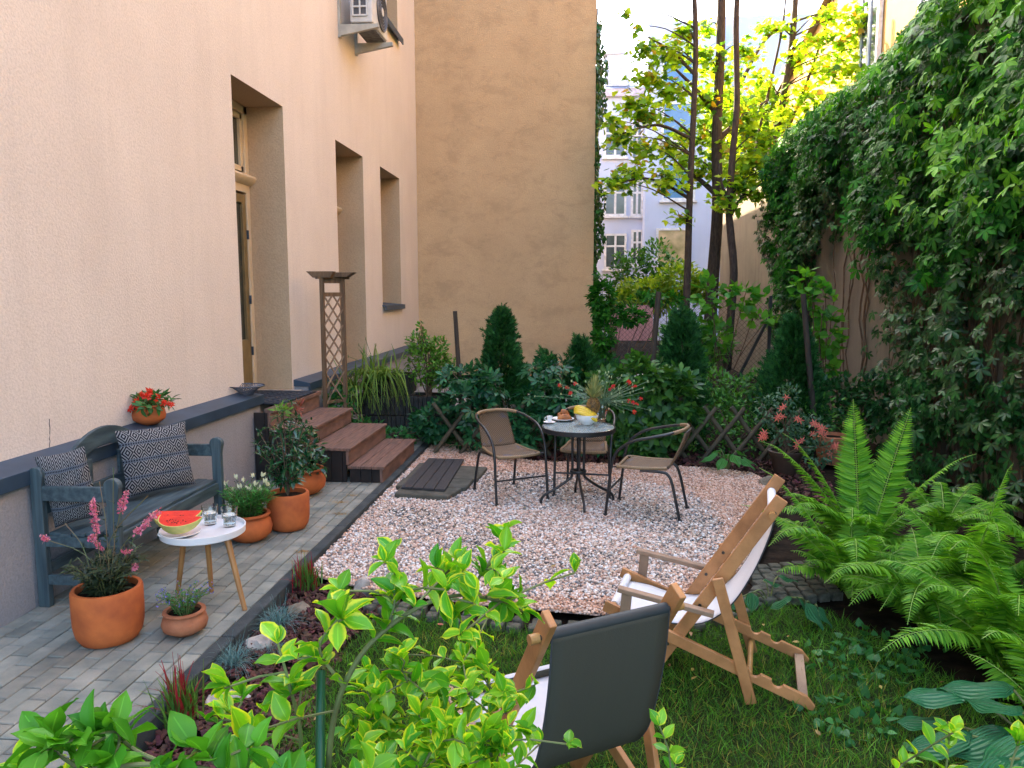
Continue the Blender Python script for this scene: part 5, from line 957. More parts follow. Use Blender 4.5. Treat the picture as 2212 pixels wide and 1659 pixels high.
bush('ground_ivy', 'low ivy patch growing between the steps and the ribbed planters', 'ground ivy', (-2.6, 9.15, 0), [((-2.75, 9.2, .15), (.35, .3, .18)), ((-2.3, 9.2, .08), (.3, .28, .12)), ((-3.0, 9.2, .45), (.2, .3, .3)), ((-1.75, 9.35, .1), (.3, .2, .12)), ((-2.0, 9.3, .18), (.2, .15, .1))], 1100, HEART, (.04, .075), leafmat('ivy_leaf', (0.017, 0.102, 0.02975), (0.051, 0.204, 0.0425), trans=.25, isl=.6), 12)
bush('round_bush', 'bright green round bush growing on the ribbed planters', 'shrub', (-2.0, 9.85, .5), [((-2.02, 9.85, .98), (.30, .26, .34)), ((-2.12, 9.85, 1.22), (.18, .18, .16)), ((-1.78, 9.8, .85), (.22, .2, .26)), ((-2.1, 9.9, 1.42), (.05, .05, .08)), ((-1.85, 9.85, 1.18), (.12, .12, .12))], 1500, L3, (.045, .08), leafmat('laurel_leaf', (0.03825, 0.1445, 0.017), (0.1445, 0.323, 0.02975), trans=.3, isl=.6), 16)
bush('undergrowth', 'low dark undergrowth behind the lattice fence on the right', 'shrub', (1.8, 9.2, -.05), [((1.5, 9.15, .15), (.5, .25, .25)), ((2.1, 9.2, .2), (.5, .25, .28)), ((1.9, 9.6, .4), (.4, .3, .3)), ((2.9, 9.2, .3), (.5, .4, .35))], 1300, L3, (.045, .08), gb1, 10)
bush('undergrowth', 'low leafy undergrowth under the left creeper', 'shrub', (-.8, 9.1, -.05), [((-1.2, 9.1, .1), (.6, .3, .2)), ((-.2, 9.2, .15), (.7, .3, .25)), ((.9, 9.2, .2), (.6, .3, .35))], 1300, L3, (.045, .08), ivym, 10)
# strappy leaves helper
def strap(name, lb, cat_, c, n, L, w, m, spread=1.0, droop=1.0, up=1.2, r=.04, rows=7, group=None, par=None):
    t = par or thing(name, lb, cat_, c, group=group); S = Scatter(); tm = tmpl_leaf(rows, 3, w, .4, 0, .3)
    for _ in range(n):
        a = random.uniform(0, 2*math.pi); el = random.uniform(.35, 1.4)**.8; l = random.uniform(*L); V, F, A = tm; tt = V[:, 1]; out = l*spread*(tt*math.cos(el*up*.8)); up_ = l*(tt*math.sin(el*up*.8+.2)-droop*tt**2.3*(.75 if el < 1.2 else .2)); d = np.array([math.cos(a), math.sin(a), 0]); sd = np.array([-math.sin(a), math.cos(a), 0])
        P = np.array(c)+d*out[:, None]*1.1+sd*(V[:, 0]*l)[:, None]+np.array([0, 0, 1])*(up_+V[:, 2]*l*.3)[:, None]+np.array([random.gauss(0, r), random.gauss(0, r), 0])
        S.V.append(P); S.A.append(A); S.F.append(np.array(F)+S.o); S.M.append(np.zeros(len(F))); S.o += len(V)
    obj('foliage', S.mesh('foliage', m), None, t, world=True); return t
lil = leafmat('daylily_leaf', (0.0595, 0.1615, 0.017), (0.187, 0.289, 0.0425), trans=.3, isl=.6)
t = strap('daylily', 'arching daylily clump on the planters behind the trellis post', 'daylily', (-2.62, 9.65, .78), 210, (.42, .68), .034, lil, .85, 1.75, r=.12)
strap('', '', '', (-2.95, 9.5, .62), 90, (.45, .7), .036, lil, .85, 1.7, par=t, r=.08)
m = MB()
for u, v in ((752, 770), (775, 745), (790, 732), (812, 745), (780, 760)): e = py(u, v, 9.6); b = Vector((-2.62, 9.65, .8)); m.tube(spl([b, b.lerp(e, .6)+Vector((-.02, 0, .04)), e], 3), .004, 4); m.ico(e, .012, (.6, .6, 2), 6, 4)
obj('flower_stalk', m, twig, t, world=True)
fes = leafmat('fescue_blade', (0.045, 0.1425, 0.1425), (0.15, 0.27, 0.255), trans=.1, isl=.4)
for lb, c in (('blue fescue tuft behind the pale rock, nearest the side table', gz(600, 1352, LG)), ('blue fescue tuft next to the pale rock in the bark bed', gz(500, 1440, LG)), ('small grey blue fescue tuft next to the gravel edge', gz(590, 1410, LG)) , ('green grass tuft by the gravel corner', gz(745, 1275, LG))):
    sm_ = 'small' in lb or 'green' in lb; strap('fescue_tuft', lb, 'ornamental grass', tuple(c), 260 if not sm_ else 110, (.12, .24) if not sm_ else (.08, .15), .012, fes if 'green' not in lb else grassm, 1.0, .8, r=.025, group='ornamental grass tufts in the bark bed')
for lb, c, s in (('japanese blood grass with red tips, nearest the camera', gz(395, 1565, LG), 1), ('japanese blood grass with red tips beside the gravel corner', gz(665, 1275, LG), .85)):
    t = strap('blood_grass', lb, 'ornamental grass', tuple(c), 110, (.18*s, .32*s), .045, leafmat('blood_grass_green', (.05, .15, .02), (.14, .28, .05), isl=.5), .55, .3, 1.5, r=.03, group='japanese blood grasses'); strap('', '', '', tuple(c), 34, (.26*s, .40*s), .034, leafmat('blood_grass_red', (.16, .015, .03), (.30, .02, .03), isl=.4), .7, .4, 1.5, r=.03, par=t)
strap('sedum', 'small yellow sedum against the kerb', 'plant', tuple(gz(635, 1240, LG)), 60, (.03, .08), .12, leafmat('sedum', (.3, .32, .02), (.5, .45, .03), isl=.4), r=.03)
# rocks
rk = mat('pale_rock', (.50, .45, .40), (.18, .17, .15), rough=.9, sc=9, bump=.9, bsc=22, det=8); rk2 = mat('brown_rock', (.22, .18, .13), (.12, .10, .07), rough=.9, sc=9, bump=.9, bsc=22)
def rock(lb, c, r, m, sd):
    V, F = tmpl_pebble(); rs = np.random.default_rng(sd); mb = MB().add((V*(1+rs.uniform(-.25, .25, (12, 1))))*np.array(r)+np.array(c), F); o = tag(obj('rock', mb, m), lb, 'rock', 'rocks in the planting beds'); s = o.modifiers.new('sub', 'SUBSURF'); s.levels = 3; s.render_levels = 3; s.subdivision_type = 'SIMPLE'
    tx = bpy.data.textures.new('rock_noise', 'CLOUDS'); tx.noise_scale = .08; d = o.modifiers.new('d', 'DISPLACE'); d.texture = tx; d.strength = .03; d.texture_coords = 'GLOBAL'
rock('white quartz rock between the two blue fescue tufts', gz(562, 1395, LG)+Vector((0, 0, .01)), (.10, .08, .05), rk, 1); rock('flat pale rock beside the nearest blood grass', gz(490, 1512, LG)+Vector((0, 0, .0)), (.13, .07, .045), rk, 2); rock('brown boulder behind the fescue near the side table', gz(650, 1320, LG), (.09, .08, .06), rk2, 3)
rock('upright grey rock at the corner of the gravel', gz(783, 1278, LG)+Vector((0, 0, .02)), (.06, .05, .09), rk, 4); rock('grey rock at the right edge of the pink gravel under the ferns', gz(1660, 1050, -.06)+Vector((0, 0, .02)), (.12, .10, .10), rk2, 5)
# cobble edging
cb = mat('granite_sett', (0.12, 0.12, 0.092), (0.048, 0.052, 0.036), rough=.95, sc=20, bump=.5, isl=.4); ce = thing('cobble_edging', 'row of small grey granite setts edging the near side of the gravel', 'edging', (0, 4.4, LG)); edge = spl([(-1.3, 4.50, 0), (-.6, 4.34, 0), (.12, 4.26, 0), (.66, 4.40, 0), (1.08, 4.76, 0), (1.36, 5.2, 0)], 14)
k = 0
for row in (0, 1):
    L = 0
    for a, b in zip(edge, edge[1:]):
        L += (b-a).length
        if L > .092 and k < 96: L = 0; d = (b-a).normalized(); nrm = Vector((d.y, -d.x, 0)); c = a+nrm*(.02+row*.09)+Vector((random.gauss(0, .006), random.gauss(0, .006), LG+.006)); obj('sett', MB().box(c, (.078*random.uniform(.8, 1.1), .072*random.uniform(.8, 1.1), .07), math.atan2(d.y, d.x)+random.gauss(0, .12)), cb, ce, world=True, bev=.01); k += 1
ce2 = thing('cobble_patch', 'small patch of granite setts under the ferns beside the gravel', 'paving', (1.35, 5.0, LG))
for i in range(6):
    for j in range(7):
        c = Vector((1.22+.09*i, 4.72+.09*j+.03*i, LG+.012)); obj('sett', MB().box(c, (.078, .076, .06), random.gauss(.2, .1)), cb, ce2, world=True, bev=.01)
# ---- ferns
fm = leafmat('fern_leaf', (.04, .20, .01), (.22, .50, .035), trans=.45, rough=.5, isl=.35, spec=.3)
def frond(S, P, wmax, nrm, step=.016):
    """P: curve points of the midrib, pinnae on both sides"""
    P = [Vector(p) for p in P]; L = sum((b-a).length for a, b in zip(P, P[1:])); n = int(L/step); acc = [0]
    for a, b in zip(P, P[1:]): acc.append(acc[-1]+(b-a).length)
    pts = []; T = []; N = []; Sz = []
    for k in range(n):
        s = (k+.5)/n; l = s*L; i = min(max(0, next((q for q in range(1, len(acc)) if acc[q] >= l), len(acc)-1)-1), len(P)-2); f = (l-acc[i])/(acc[i+1]-acc[i]+1e-9); p = P[i].lerp(P[i+1], f); d = (P[i+1]-P[i]).normalized(); nn = Vector(nrm); nn = (nn-d*nn.dot(d)).normalized(); sd = d.cross(nn)
        if s < .1: continue
        w = wmax*(math.sin(math.pi*min(1, ((s-.06)/.94)**.75*1.0))**.75 if s < .995 else .05)*(.9+.2*random.random())
        for sg in (1, -1):
            pts.append(tuple(p)); T.append(tuple(sd*sg+d*.35+nn*random.gauss(-.1, .12))); N.append(tuple(nn+sd*sg*.2+Vector(rdir(1)[0])*.15)); Sz.append(max(.008, w))
    S.add(FP, np.array(pts), np.array(T), np.array(N), np.array(Sz))
FP = tmpl_leaf(4, 3, .21, .25, .22, .28)
def fern(lb, c, fr, wm=.12, auto=0, L=(.55, .9)):
    t = thing('fern', lb, 'fern', c, group='ostrich ferns along the wall'); S = Scatter(); st_ = MB(); c = Vector(c)
    jobs = []
    for f in fr: jobs.append((Vector(f[0]), f[1] if len(f) > 1 else .12, f[2] if len(f) > 2 else wm, f[3] if len(f) > 3 else None))
    for k in range(auto):
        a = 2*math.pi*k/auto+random.uniform(-.25, .25); l = random.uniform(*L); out = random.uniform(.6, .95); jobs.append((c+Vector((math.cos(a)*l*out, math.sin(a)*l*out, l*random.uniform(.15, .75))), random.uniform(.14, .3)*l, wm*random.uniform(.8, 1.1), None))
    for e, sag, w, nr in jobs:
        mid = c.lerp(e, .5)+Vector((0, 0, sag)); q = c.lerp(e, .2)+Vector((0, 0, sag*.9)); pts = spl([c, q, mid, c.lerp(e, .8)+Vector((0, 0, sag*.62)), e], 7)
        h = (e-c); h.z = 0; nv = nr or ((0, 0, 1) if h.length > .18 else (-.3, -1, .2)); frond(S, pts, w, nv); st_.tube(pts, [.0045*(1-.7*i/len(pts)) for i in range(len(pts))], 4, cap=False)
    obj('fronds', S.mesh('fronds', fm), None, t, world=True); obj('midrib', st_, mat('fern_stalk', (.26, .42, .07), (.18, .30, .05)), t, world=True)
fern('big fern with two tall upright fronds at the centre of the fern bed', (2.0, 5.35, -.08), [(py(1843, 862, 5.5), .03, .155, (-.1, -1, .15)), (py(1968, 880, 5.4), .03, .145, (-.2, -1, .2)), (py(1640, 952, 5.2), .2, .10), (py(1690, 935, 5.3), .18, .09), (py(2110, 980, 5.0), .18, .10), (py(1700, 1110, 4.8), .25, .13), (py(1880, 1130, 4.7), .2, .13)], .13, 14, (.55, .9))
fern('fern arching over the granite setts behind the deck chair', (1.75, 4.85, -.08), [(py(1640, 1010, 5.0), .15, .09), (py(1600, 1090, 5.0), .15, .09), (py(1850, 1240, 4.2), .3, .12), (py(1660, 1180, 4.4), .28, .11)], .12, 15, (.5, .8))
fern('fern with long drooping fronds on the right of the fern bed', (2.45, 4.75, -.08), [(py(2160, 1170, 4.0), .3, .13), (py(2190, 1000, 4.6), .2, .1), (py(2010, 1210, 4.0), .3, .13), (py(1900, 1320, 4.0), .3, .1)], .135, 16, (.6, .95))
fern('fern at the right edge of the picture above the big hostas', (2.2, 3.85, -.08), [(py(2050, 1190, 3.6), .3, .13), (py(2200, 1330, 3.2), .25, .13), (py(2080, 1290, 3.4), .22, .12)], .135, 16, (.55, .9))
fern('bushy fern at the lawn edge in front of the upright fronds', (2.0, 4.35, -.08), [(py(1780, 1260, 3.9), .25, .12), (py(1960, 1350, 3.8), .25, .11)], .125, 15, (.45, .8))
fern('fern against the creeper wall at the far right of the bed', (3.0, 4.7, -.08), [], .135, 15, (.6, .95))
fern('nearest fern, cut off by the right picture edge', (2.12, 3.35, -.08), [(py(2120, 1380, 3.1), .2, .12)], .12, 10, (.4, .62))
fern('low fern in the deep shade in front of the wall', (2.9, 6.1, -.08), [], .12, 10, (.5, .8))
# ---- hostas
def hosta(lb, c, lv, m, petiole=.5):
    t = thing('hosta', lb, 'hosta', c, group='hostas'); c = Vector(c); pt = MB(); TM = tmpl_leaf(9, 9, .62, -.12, .28, .38, wave=.6)
    for k, (e, s, a, tl) in enumerate(lv):
        e = Vector(e); T = Vector((math.cos(a), math.sin(a), tl)); S = Scatter(); S.add(TM, [tuple(e)], [tuple(T)], [(-.15*math.cos(a), -.15*math.sin(a)-.1, 1)], [s]); obj('leaf', S.mesh('leaf', m), None, t, world=True); pt.tube(spl([c, c.lerp(e, .5)+Vector((0, 0, .05)), e], 4), .005, 5)
    obj('leaf_stalk', pt, twig, t, world=True)
hb = leafmat('blue_hosta_leaf', (0.01326, 0.1326, 0.04972), (0.03868, 0.2321, 0.07735), trans=.2, rough=.35, isl=.25, veins=26); hv = leafmat('variegated_hosta_leaf', (.02, .14, .06), (.04, .2, .06), trans=.2, isl=.3, margin=(.55, .55, .25), mthr=.95, veins=20); hg = leafmat('green_hosta_leaf', (0.034, 0.2125, 0.0425), (0.085, 0.306, 0.051), trans=.3, isl=.3, veins=22)
H = lambda u, v, z: gz(u, v, z)
hosta('large blue green ribbed hosta in the lower right corner', (1.95, 3.0, LG), [(H(2090, 1500, .16), .26, 3.0, .05), (H(2190, 1490, .22), .28, 2.75, .0), (H(2100, 1590, .12), .26, 3.1, -.1), (H(2180, 1580, .15), .27, 3.35, -.1), (H(2180, 1640, .22), .24, 3.9, -.2), (H(2040, 1560, .06), .2, 2.6, -.1), (H(2210, 1540, .25), .22, 2.2, 0), (H(2240, 1600, .22), .28, 3.6, 0), (H(2150, 1660, .14), .24, 3.3, -.1)], hb)
hosta('small cream edged hosta just behind the deck chair', (1.22, 4.72, LG), [(H(1650, 1255, .05), .15, .4, -.1), (H(1625, 1280, .03), .14, -1.8, -.4), (H(1680, 1245, .06), .13, 0, .0), (H(1600, 1290, .0), .12, -2.4, -.3)], hv)
hosta('droopy cream edged hosta at the lawn edge under the ferns', (1.42, 4.5, LG), [(H(1720, 1290, .1), .17, .0, -.6), (H(1740, 1300, .1), .17, -.8, -.7), (H(1710, 1290, .1), .15, 3.0, -.4), (H(1765, 1310, .06), .14, -.4, -.8)], hv)
hosta('bright green hosta in the bark in front of the lattice fence', (1.62, 8.25, -.05), [((1.62+.13*math.cos(a), 8.2+.12*math.sin(a), .12+.05*(k % 2)), .2, a, -.25) for k, a in enumerate(np.linspace(0, 5.6, 9))], hg)
hosta('striped green and cream hosta behind the left rattan chair', (-.72, 8.62, -.05), [((-.72+.14*math.cos(a), 8.58+.1*math.sin(a), .12+.05*(k % 2)), .17, a, -.2) for k, a in enumerate(np.linspace(.3, 6, 9))], hv)
# lawn weeds
bush('ground_ivy', 'patch of ivy leaves creeping in the lawn near the big hosta', 'ground ivy', (1.5, 3.7, LG), [((1.45, 3.9, LG+.03), (.35, .25, .03)), ((1.3, 3.4, LG+.03), (.3, .25, .03)), ((1.75, 4.15, LG+.03), (.3, .25, .04))], 230, HEART, (.03, .055), leafmat('ivy_leaf', (0, 0, 0), (0, 0, 0)), 0)
# ---- potted plants
def sprig(t, c, r, hgt, n, tm, size, m, name='foliage', zlo=.0, per=14, lean=.35, stemm=None, seed=1):
    S = Scatter(); sm = MB(); tips = []
    for k in range(n):
        a = random.uniform(0, 2*math.pi); rr = r*math.sqrt(random.random()); b = Vector((c[0]+rr*.4*math.cos(a), c[1]+rr*.4*math.sin(a), c[2])); h = hgt*random.uniform(.55, 1); e = b+Vector((math.cos(a)*rr*(.6+lean), math.sin(a)*rr*(.6+lean), h)); pts = spl([b, b.lerp(e, .5)+Vector((0, 0, .03)), e], 4); sm.tube(pts, .002, 4, cap=False); P, T = along(pts, per); T = T*.6+rdir(per); T[:, 2] = np.abs(T[:, 2])*.5+.05; S.add(tm, P, T, rdir(per)*.4+[0, 0, 1], rng.uniform(size[0], size[1], per)); tips.append(e)
    obj(name, S.mesh(name, m), None, t, world=True); obj('stem', sm, stemm or twig, t, world=True); return tips
# gaura
t = thing('pink_gaura', 'gaura with pink flower spikes and dark reddish foliage in the large pot', 'flowering plant', (-2.54, 3.72, .26))
sprig(t, (-2.54, 3.72, .26), .15, .22, 60, LN, (.035, .075), leafmat('gaura_leaf', (0.0144, 0.032, 0.02), (0.048, 0.072, 0.032), isl=.5, trans=.15), per=16)
S = Scatter(); m = MB(); LV = Scatter()
for (u, v, n, ln) in ((272, 1065, 26, .10), (200, 1080, 40, .20), (345, 1100, 36, .12), (320, 1130, 26, .10), (90, 1162, 14, .04), (195, 1160, 20, .09), (275, 1190, 8, .03), (320, 1070, 0, 0), (245, 1010, 0, 0), (140, 1130, 0, 0), (295, 1225, 8, .02), (215, 1040, 0, 0)):
    e = py(u, v, 3.72+random.uniform(-.08, .1)); b = Vector((-2.54, 3.72, .28))+Vector((random.uniform(-.06, .06), random.uniform(-.06, .06), 0)); q = b.lerp(e, .5)+Vector(((b.x-e.x)*.15, 0, .05)); pts = spl([b, q, e], 6); m.tube(pts, .0025, 4, cap=False); P, T = along(pts[:9], 12); LV.add(LN, P, T+rdir(12), rdir(12), rng.uniform(.02, .04, 12))
    if n: d = (pts[-1]-pts[-3]).normalized(); P = np.array([tuple(e-d*random.random()*ln) for _ in range(n*4)]); S = Scatter(); S.add(tmpl_leaf(2, 3, .6, .2, .1), P+rng.normal(size=P.shape)*.006, rdir(n*4, .2), rdir(n*4), rng.uniform(.013, .024, n*4)); obj('flower_spike', S.mesh('flower_spike', leafmat('pink_petal', (.70, .12, .26), (.85, .38, .48), trans=.3, isl=.4)), None, t, world=True)
obj('flower_stalk', m, mat('red_stalk', (.16, .09, .05), (.1, .14, .05)), t, world=True); obj('stalk_leaves', LV.mesh('stalk_leaves', MATS['gaura_leaf']), None, t, world=True)
# lobelia
t = thing('blue_lobelia', 'little blue lobelia spilling from the small pot', 'flowering plant', (-2.17, 3.83, .12)); tips = sprig(t, (-2.17, 3.83, .115), .10, .15, 70, L3, (.010, .02), leafmat('lobelia_leaf', (.02, .15, .03), (.08, .28, .06), isl=.5), per=16, lean=.6)
S = Scatter()
for e in tips: S.add(L3, np.array([tuple(e)]*3)+rng.normal(size=(3, 3))*.006, rdir(3), rdir(3), rng.uniform(.009, .014, 3))
obj('petals', S.mesh('petals', leafmat('blue_petal', (.10, .12, .55), (.25, .22, .70), isl=.4)), None, t, world=True)
# lavender
t = thing('white_lavender', 'white flowering lavender in the bellied pot behind the side table', 'flowering plant', (-2.50, 5.40, .19)); sprig(t, (-2.50, 5.40, .19), .16, .24, 150, tmpl_leaf(2, 3, .22, curl=.1), (.03, .06), leafmat('lavender_leaf', (.02, .16, .025), (.10, .36, .06), isl=.5), per=20, lean=.3)
S = Scatter(); m = MB(); q = Scatter()
for u, v in ((489, 1048), (510, 1035), (527, 1042), (545, 1032), (552, 1050), (500, 1062), (566, 1030), (572, 1042), (538, 1058), (520, 1055), (560, 1060), (580, 1050), (484, 1060)):
    e = py(u, v, 5.4+random.uniform(-.1, .1)); b = Vector((-2.50, 5.40, .2)); m.tube(spl([b.lerp(e, .1), b.lerp(e, .6)+Vector((0, 0, .02)), e], 3), .002, 4, cap=False); P = np.array([tuple(e)]*9)+rng.normal(size=(9, 3))*[.006, .006, .014]; q.add(L3, P-[0, 0, .015], rdir(9, 1), rdir(9), .014); S = Scatter(); S.add(L3, np.array([tuple(e)]*5)+rng.normal(size=(5, 3))*.004, rdir(5, 2.2), rdir(5), .042); obj('bloom', S.mesh('bloom', leafmat('cream_petal', (.70, .70, .45), (.80, .80, .62), isl=.1)), None, t, world=True)
obj('flower_head', q.mesh('flower_head', leafmat('lavender_head', (.05, .08, .07), (.1, .12, .1))), None, t, world=True); obj('flower_stalk', m, twig, t, world=True)
# tall glossy shrub, shrub behind
gls = leafmat('glossy_leaf', (0.0075, 0.05625, 0.021), (0.02625, 0.12, 0.03375), trans=.15, rough=.25, isl=.5, spec=.7)
t = thing('glossy_shrub', 'tall dark glossy leaved shrub in the upright pot', 'shrub', (-2.31, 5.70, .26)); S = Scatter(); m = MB()
for u, v in ((560, 935), (575, 960), (600, 900), (612, 890), (640, 900), (590, 925), (625, 940), (655, 925), (565, 985), (580, 1020), (600, 980), (640, 980), (665, 960), (620, 1000), (655, 1010), (590, 960), (610, 930), (645, 950), (612, 1030), (640, 1035), (600, 1040), (630, 870), (555, 960)):
    e = py(u, v, 5.7+random.uniform(-.13, .13)); b = Vector((-2.31, 5.70, .27)); pts = spl([b, b.lerp(e, .45)+Vector((0, 0, .06)), e], 5); m.tube(pts, .0035, 5, cap=False); P, T = along(pts[3:], 20); S.add(LN, P, T*.3+rdir(20), rdir(20)*.5+[0, 0, 1], rng.uniform(.06, .10, 20)); S.add(LN, np.array([tuple(e)]*7), rdir(7, .4), rdir(7)*.3+[0, 0, 1], rng.uniform(.05, .09, 7))
obj('foliage', S.mesh('foliage', gls), None, t, world=True); obj('stem', m, brown, t, world=True)
S = Scatter(); e = py(648, 882, 5.8); S.add(LN, ell(26, e, (.04, .04, .07), .2), rdir(26, .6), rdir(26), .06); obj('young_foliage', S.mesh('young_foliage', leafmat('young_red_leaf', (.25, .06, .05), (.35, .12, .08))), None, t, world=True)
S = Scatter(); e = py(610, 885, 5.7); S.add(LN, ell(30, e, (.05, .04, .06), .2), rdir(30, .6), rdir(30), .07); obj('young_foliage', S.mesh('young_foliage', leafmat('young_green_leaf', (.12, .26, .04), (.2, .36, .06))), None, t, world=True)
bush('potted_shrub', 'bushy dark shrub in the round pot by the steps', 'shrub', (-2.57, 6.75, .22), [((-2.57, 6.75, .42), (.2, .18, .18)), ((-2.5, 6.7, .30), (.2, .2, .1)), ((-2.62, 6.8, .6), (.14, .14, .14))], 420, L3, (.05, .085), gls, 10)
# red flowers on the ledge
t = bush('red_begonia', 'red flowered bedding plant in the bowl on the ledge', 'flowering plant', (-3.335, 5.53, .99), [((-3.33, 5.53, 1.05), (.12, .13, .06)), ((-3.28, 5.45, 1.03), (.1, .13, .04)), ((-3.30, 5.65, 1.03), (.08, .1, .05))], 150, L4, (.05, .085), leafmat('begonia_leaf', (0.0255, 0.119, 0.0255), (0.0595, 0.187, 0.0425), isl=.5, trans=.2), 8, stem_m=twig)
S = Scatter()
for u, v, r in ((326, 850, .02), (320, 858, .02), (297, 868, .016), (298, 878, .018), (283, 886, .017), (308, 856, .016), (345, 860, .014), (357, 872, .016), (374, 877, .013), (367, 874, .012), (305, 873, .012), (340, 868, .01)): e = py(u-3, v-2, 5.40+random.uniform(-.03, .04)); r *= 1.45; S = Scatter(); S.add(L3, ell(26, e, (r*.7, r*.7, r*.6), .2), rdir(26, .3), rdir(26), r*1.25); obj('bloom', S.mesh('bloom', leafmat('scarlet_petal', (.66, .03, .02), (.85, .08, .04), isl=.3)), None, t, world=True)
# coral flowers and pots near the wall
cp = Vector((2.24, 8.25, -.05)); t = pot('flower_pot', 'dark brown plastic pot holding the coral flowered plant', cp, [(0, 0), (.12, 0), (.17, .2), (.185, .2), (.19, .235), (.18, .24)], .15, .21, mat('brown_plastic', (.06, .035, .025), rough=.5), group='pots by the boundary wall')
t = bush('coral_flower', 'coral red flowering plant behind the fern bed', 'flowering plant', cp+Vector((0, 0, .2)), [((2.24, 8.3, .45), (.2, .2, .22)), ((2.05, 8.3, .62), (.15, .15, .18)), ((2.45, 8.25, .4), (.22, .2, .2)), ((2.25, 8.3, .78), (.14, .14, .12)), ((2.55, 8.1, .2), (.2, .15, .15))], 1100, L3, (.04, .065), leafmat('grey_green_leaf', (0.032, 0.104, 0.056), (0.096, 0.2, 0.104), isl=.4), 14)
S = Scatter()
for _ in range(30):
    S = Scatter()
    u, v = random.choice(((1700, 862), (1690, 885), (1680, 905), (1722, 905), (1740, 925), (1755, 940), (1720, 960), (1765, 915), (1790, 985), (1805, 965), (1655, 935), (1740, 950), (1778, 930), (1650, 945))); e = py(u+random.gauss(0, 5), v+random.gauss(0, 5), 8.02+random.uniform(-.05, .1)); S.add(LN, np.array([tuple(e)]*6), np.array([(math.cos(q_), -.15, math.sin(q_)) for q_ in np.linspace(0, 5.03, 6)]), np.array([0, -1, .3]), rng.uniform(.035, .055, 6)); obj('bloom', S.mesh('bloom', leafmat('coral_petal', (.75, .10, .10), (.85, .24, .18), isl=.3)), None, t, world=True)
pot('flower_pot', 'terracotta pot half hidden behind the upright fern fronds', (2.88, 8.75, -.05), [(0, 0), (.14, 0), (.19, .26), (.21, .27), (.21, .32), (.2, .325)], .17, .29, terra2, group='pots by the boundary wall')
# rear garden furniture
gm_ = mat('dark_garden_metal', (.035, .038, .042), rough=.4)
gt2 = thing('garden_table', 'grey rectangular garden table in the rear yard behind the hedge', 'table', (.55, 11.7, -.03)); obj('tabletop', MB().bb(.12, 1.0, 11.5, 12.0, .58, .61), mat('grey_tabletop', (.3, .32, .33), rough=.3), gt2, world=True)
for x in (.16, .96):
    for y in (11.54, 11.96): obj('leg', MB().bb(x-.015, x+.015, y-.015, y+.015, -.03, .58), gm_, gt2, world=True)
def gchair(lb, loc, rz):
    t = thing('garden_chair', lb, 'chair', loc, rz, 'dark metal chairs in the rear yard')
    for s in (-.24, .24):
        obj('arm', MB().tube(spl([(s, .24, 0), (s, .2, .35), (s, .16, .62), (s, .05, .66), (s, -.24, .60)], 4), .014, 8), gm_, t, smooth=50); obj('leg', MB().tube([(s, -.3, 0), (s, -.2, .4), (s, -.28, .85)], .014, 8), gm_, t)
    obj('seat', MB().box((0, 0, .42), (.46, .44, .02)), gm_, t); obj('backrest', MB().box((0, -.25, .66), (.46, .02, .36)), gm_, t); return t
g1 = gchair('dark metal garden chair with its arm showing beside the small thuja', (-.22, 11.2, -.03), -1.2); g2 = gchair('dark mesh garden chair whose back shows behind the rear table', (.40, 12.25, -.03), 3.1)
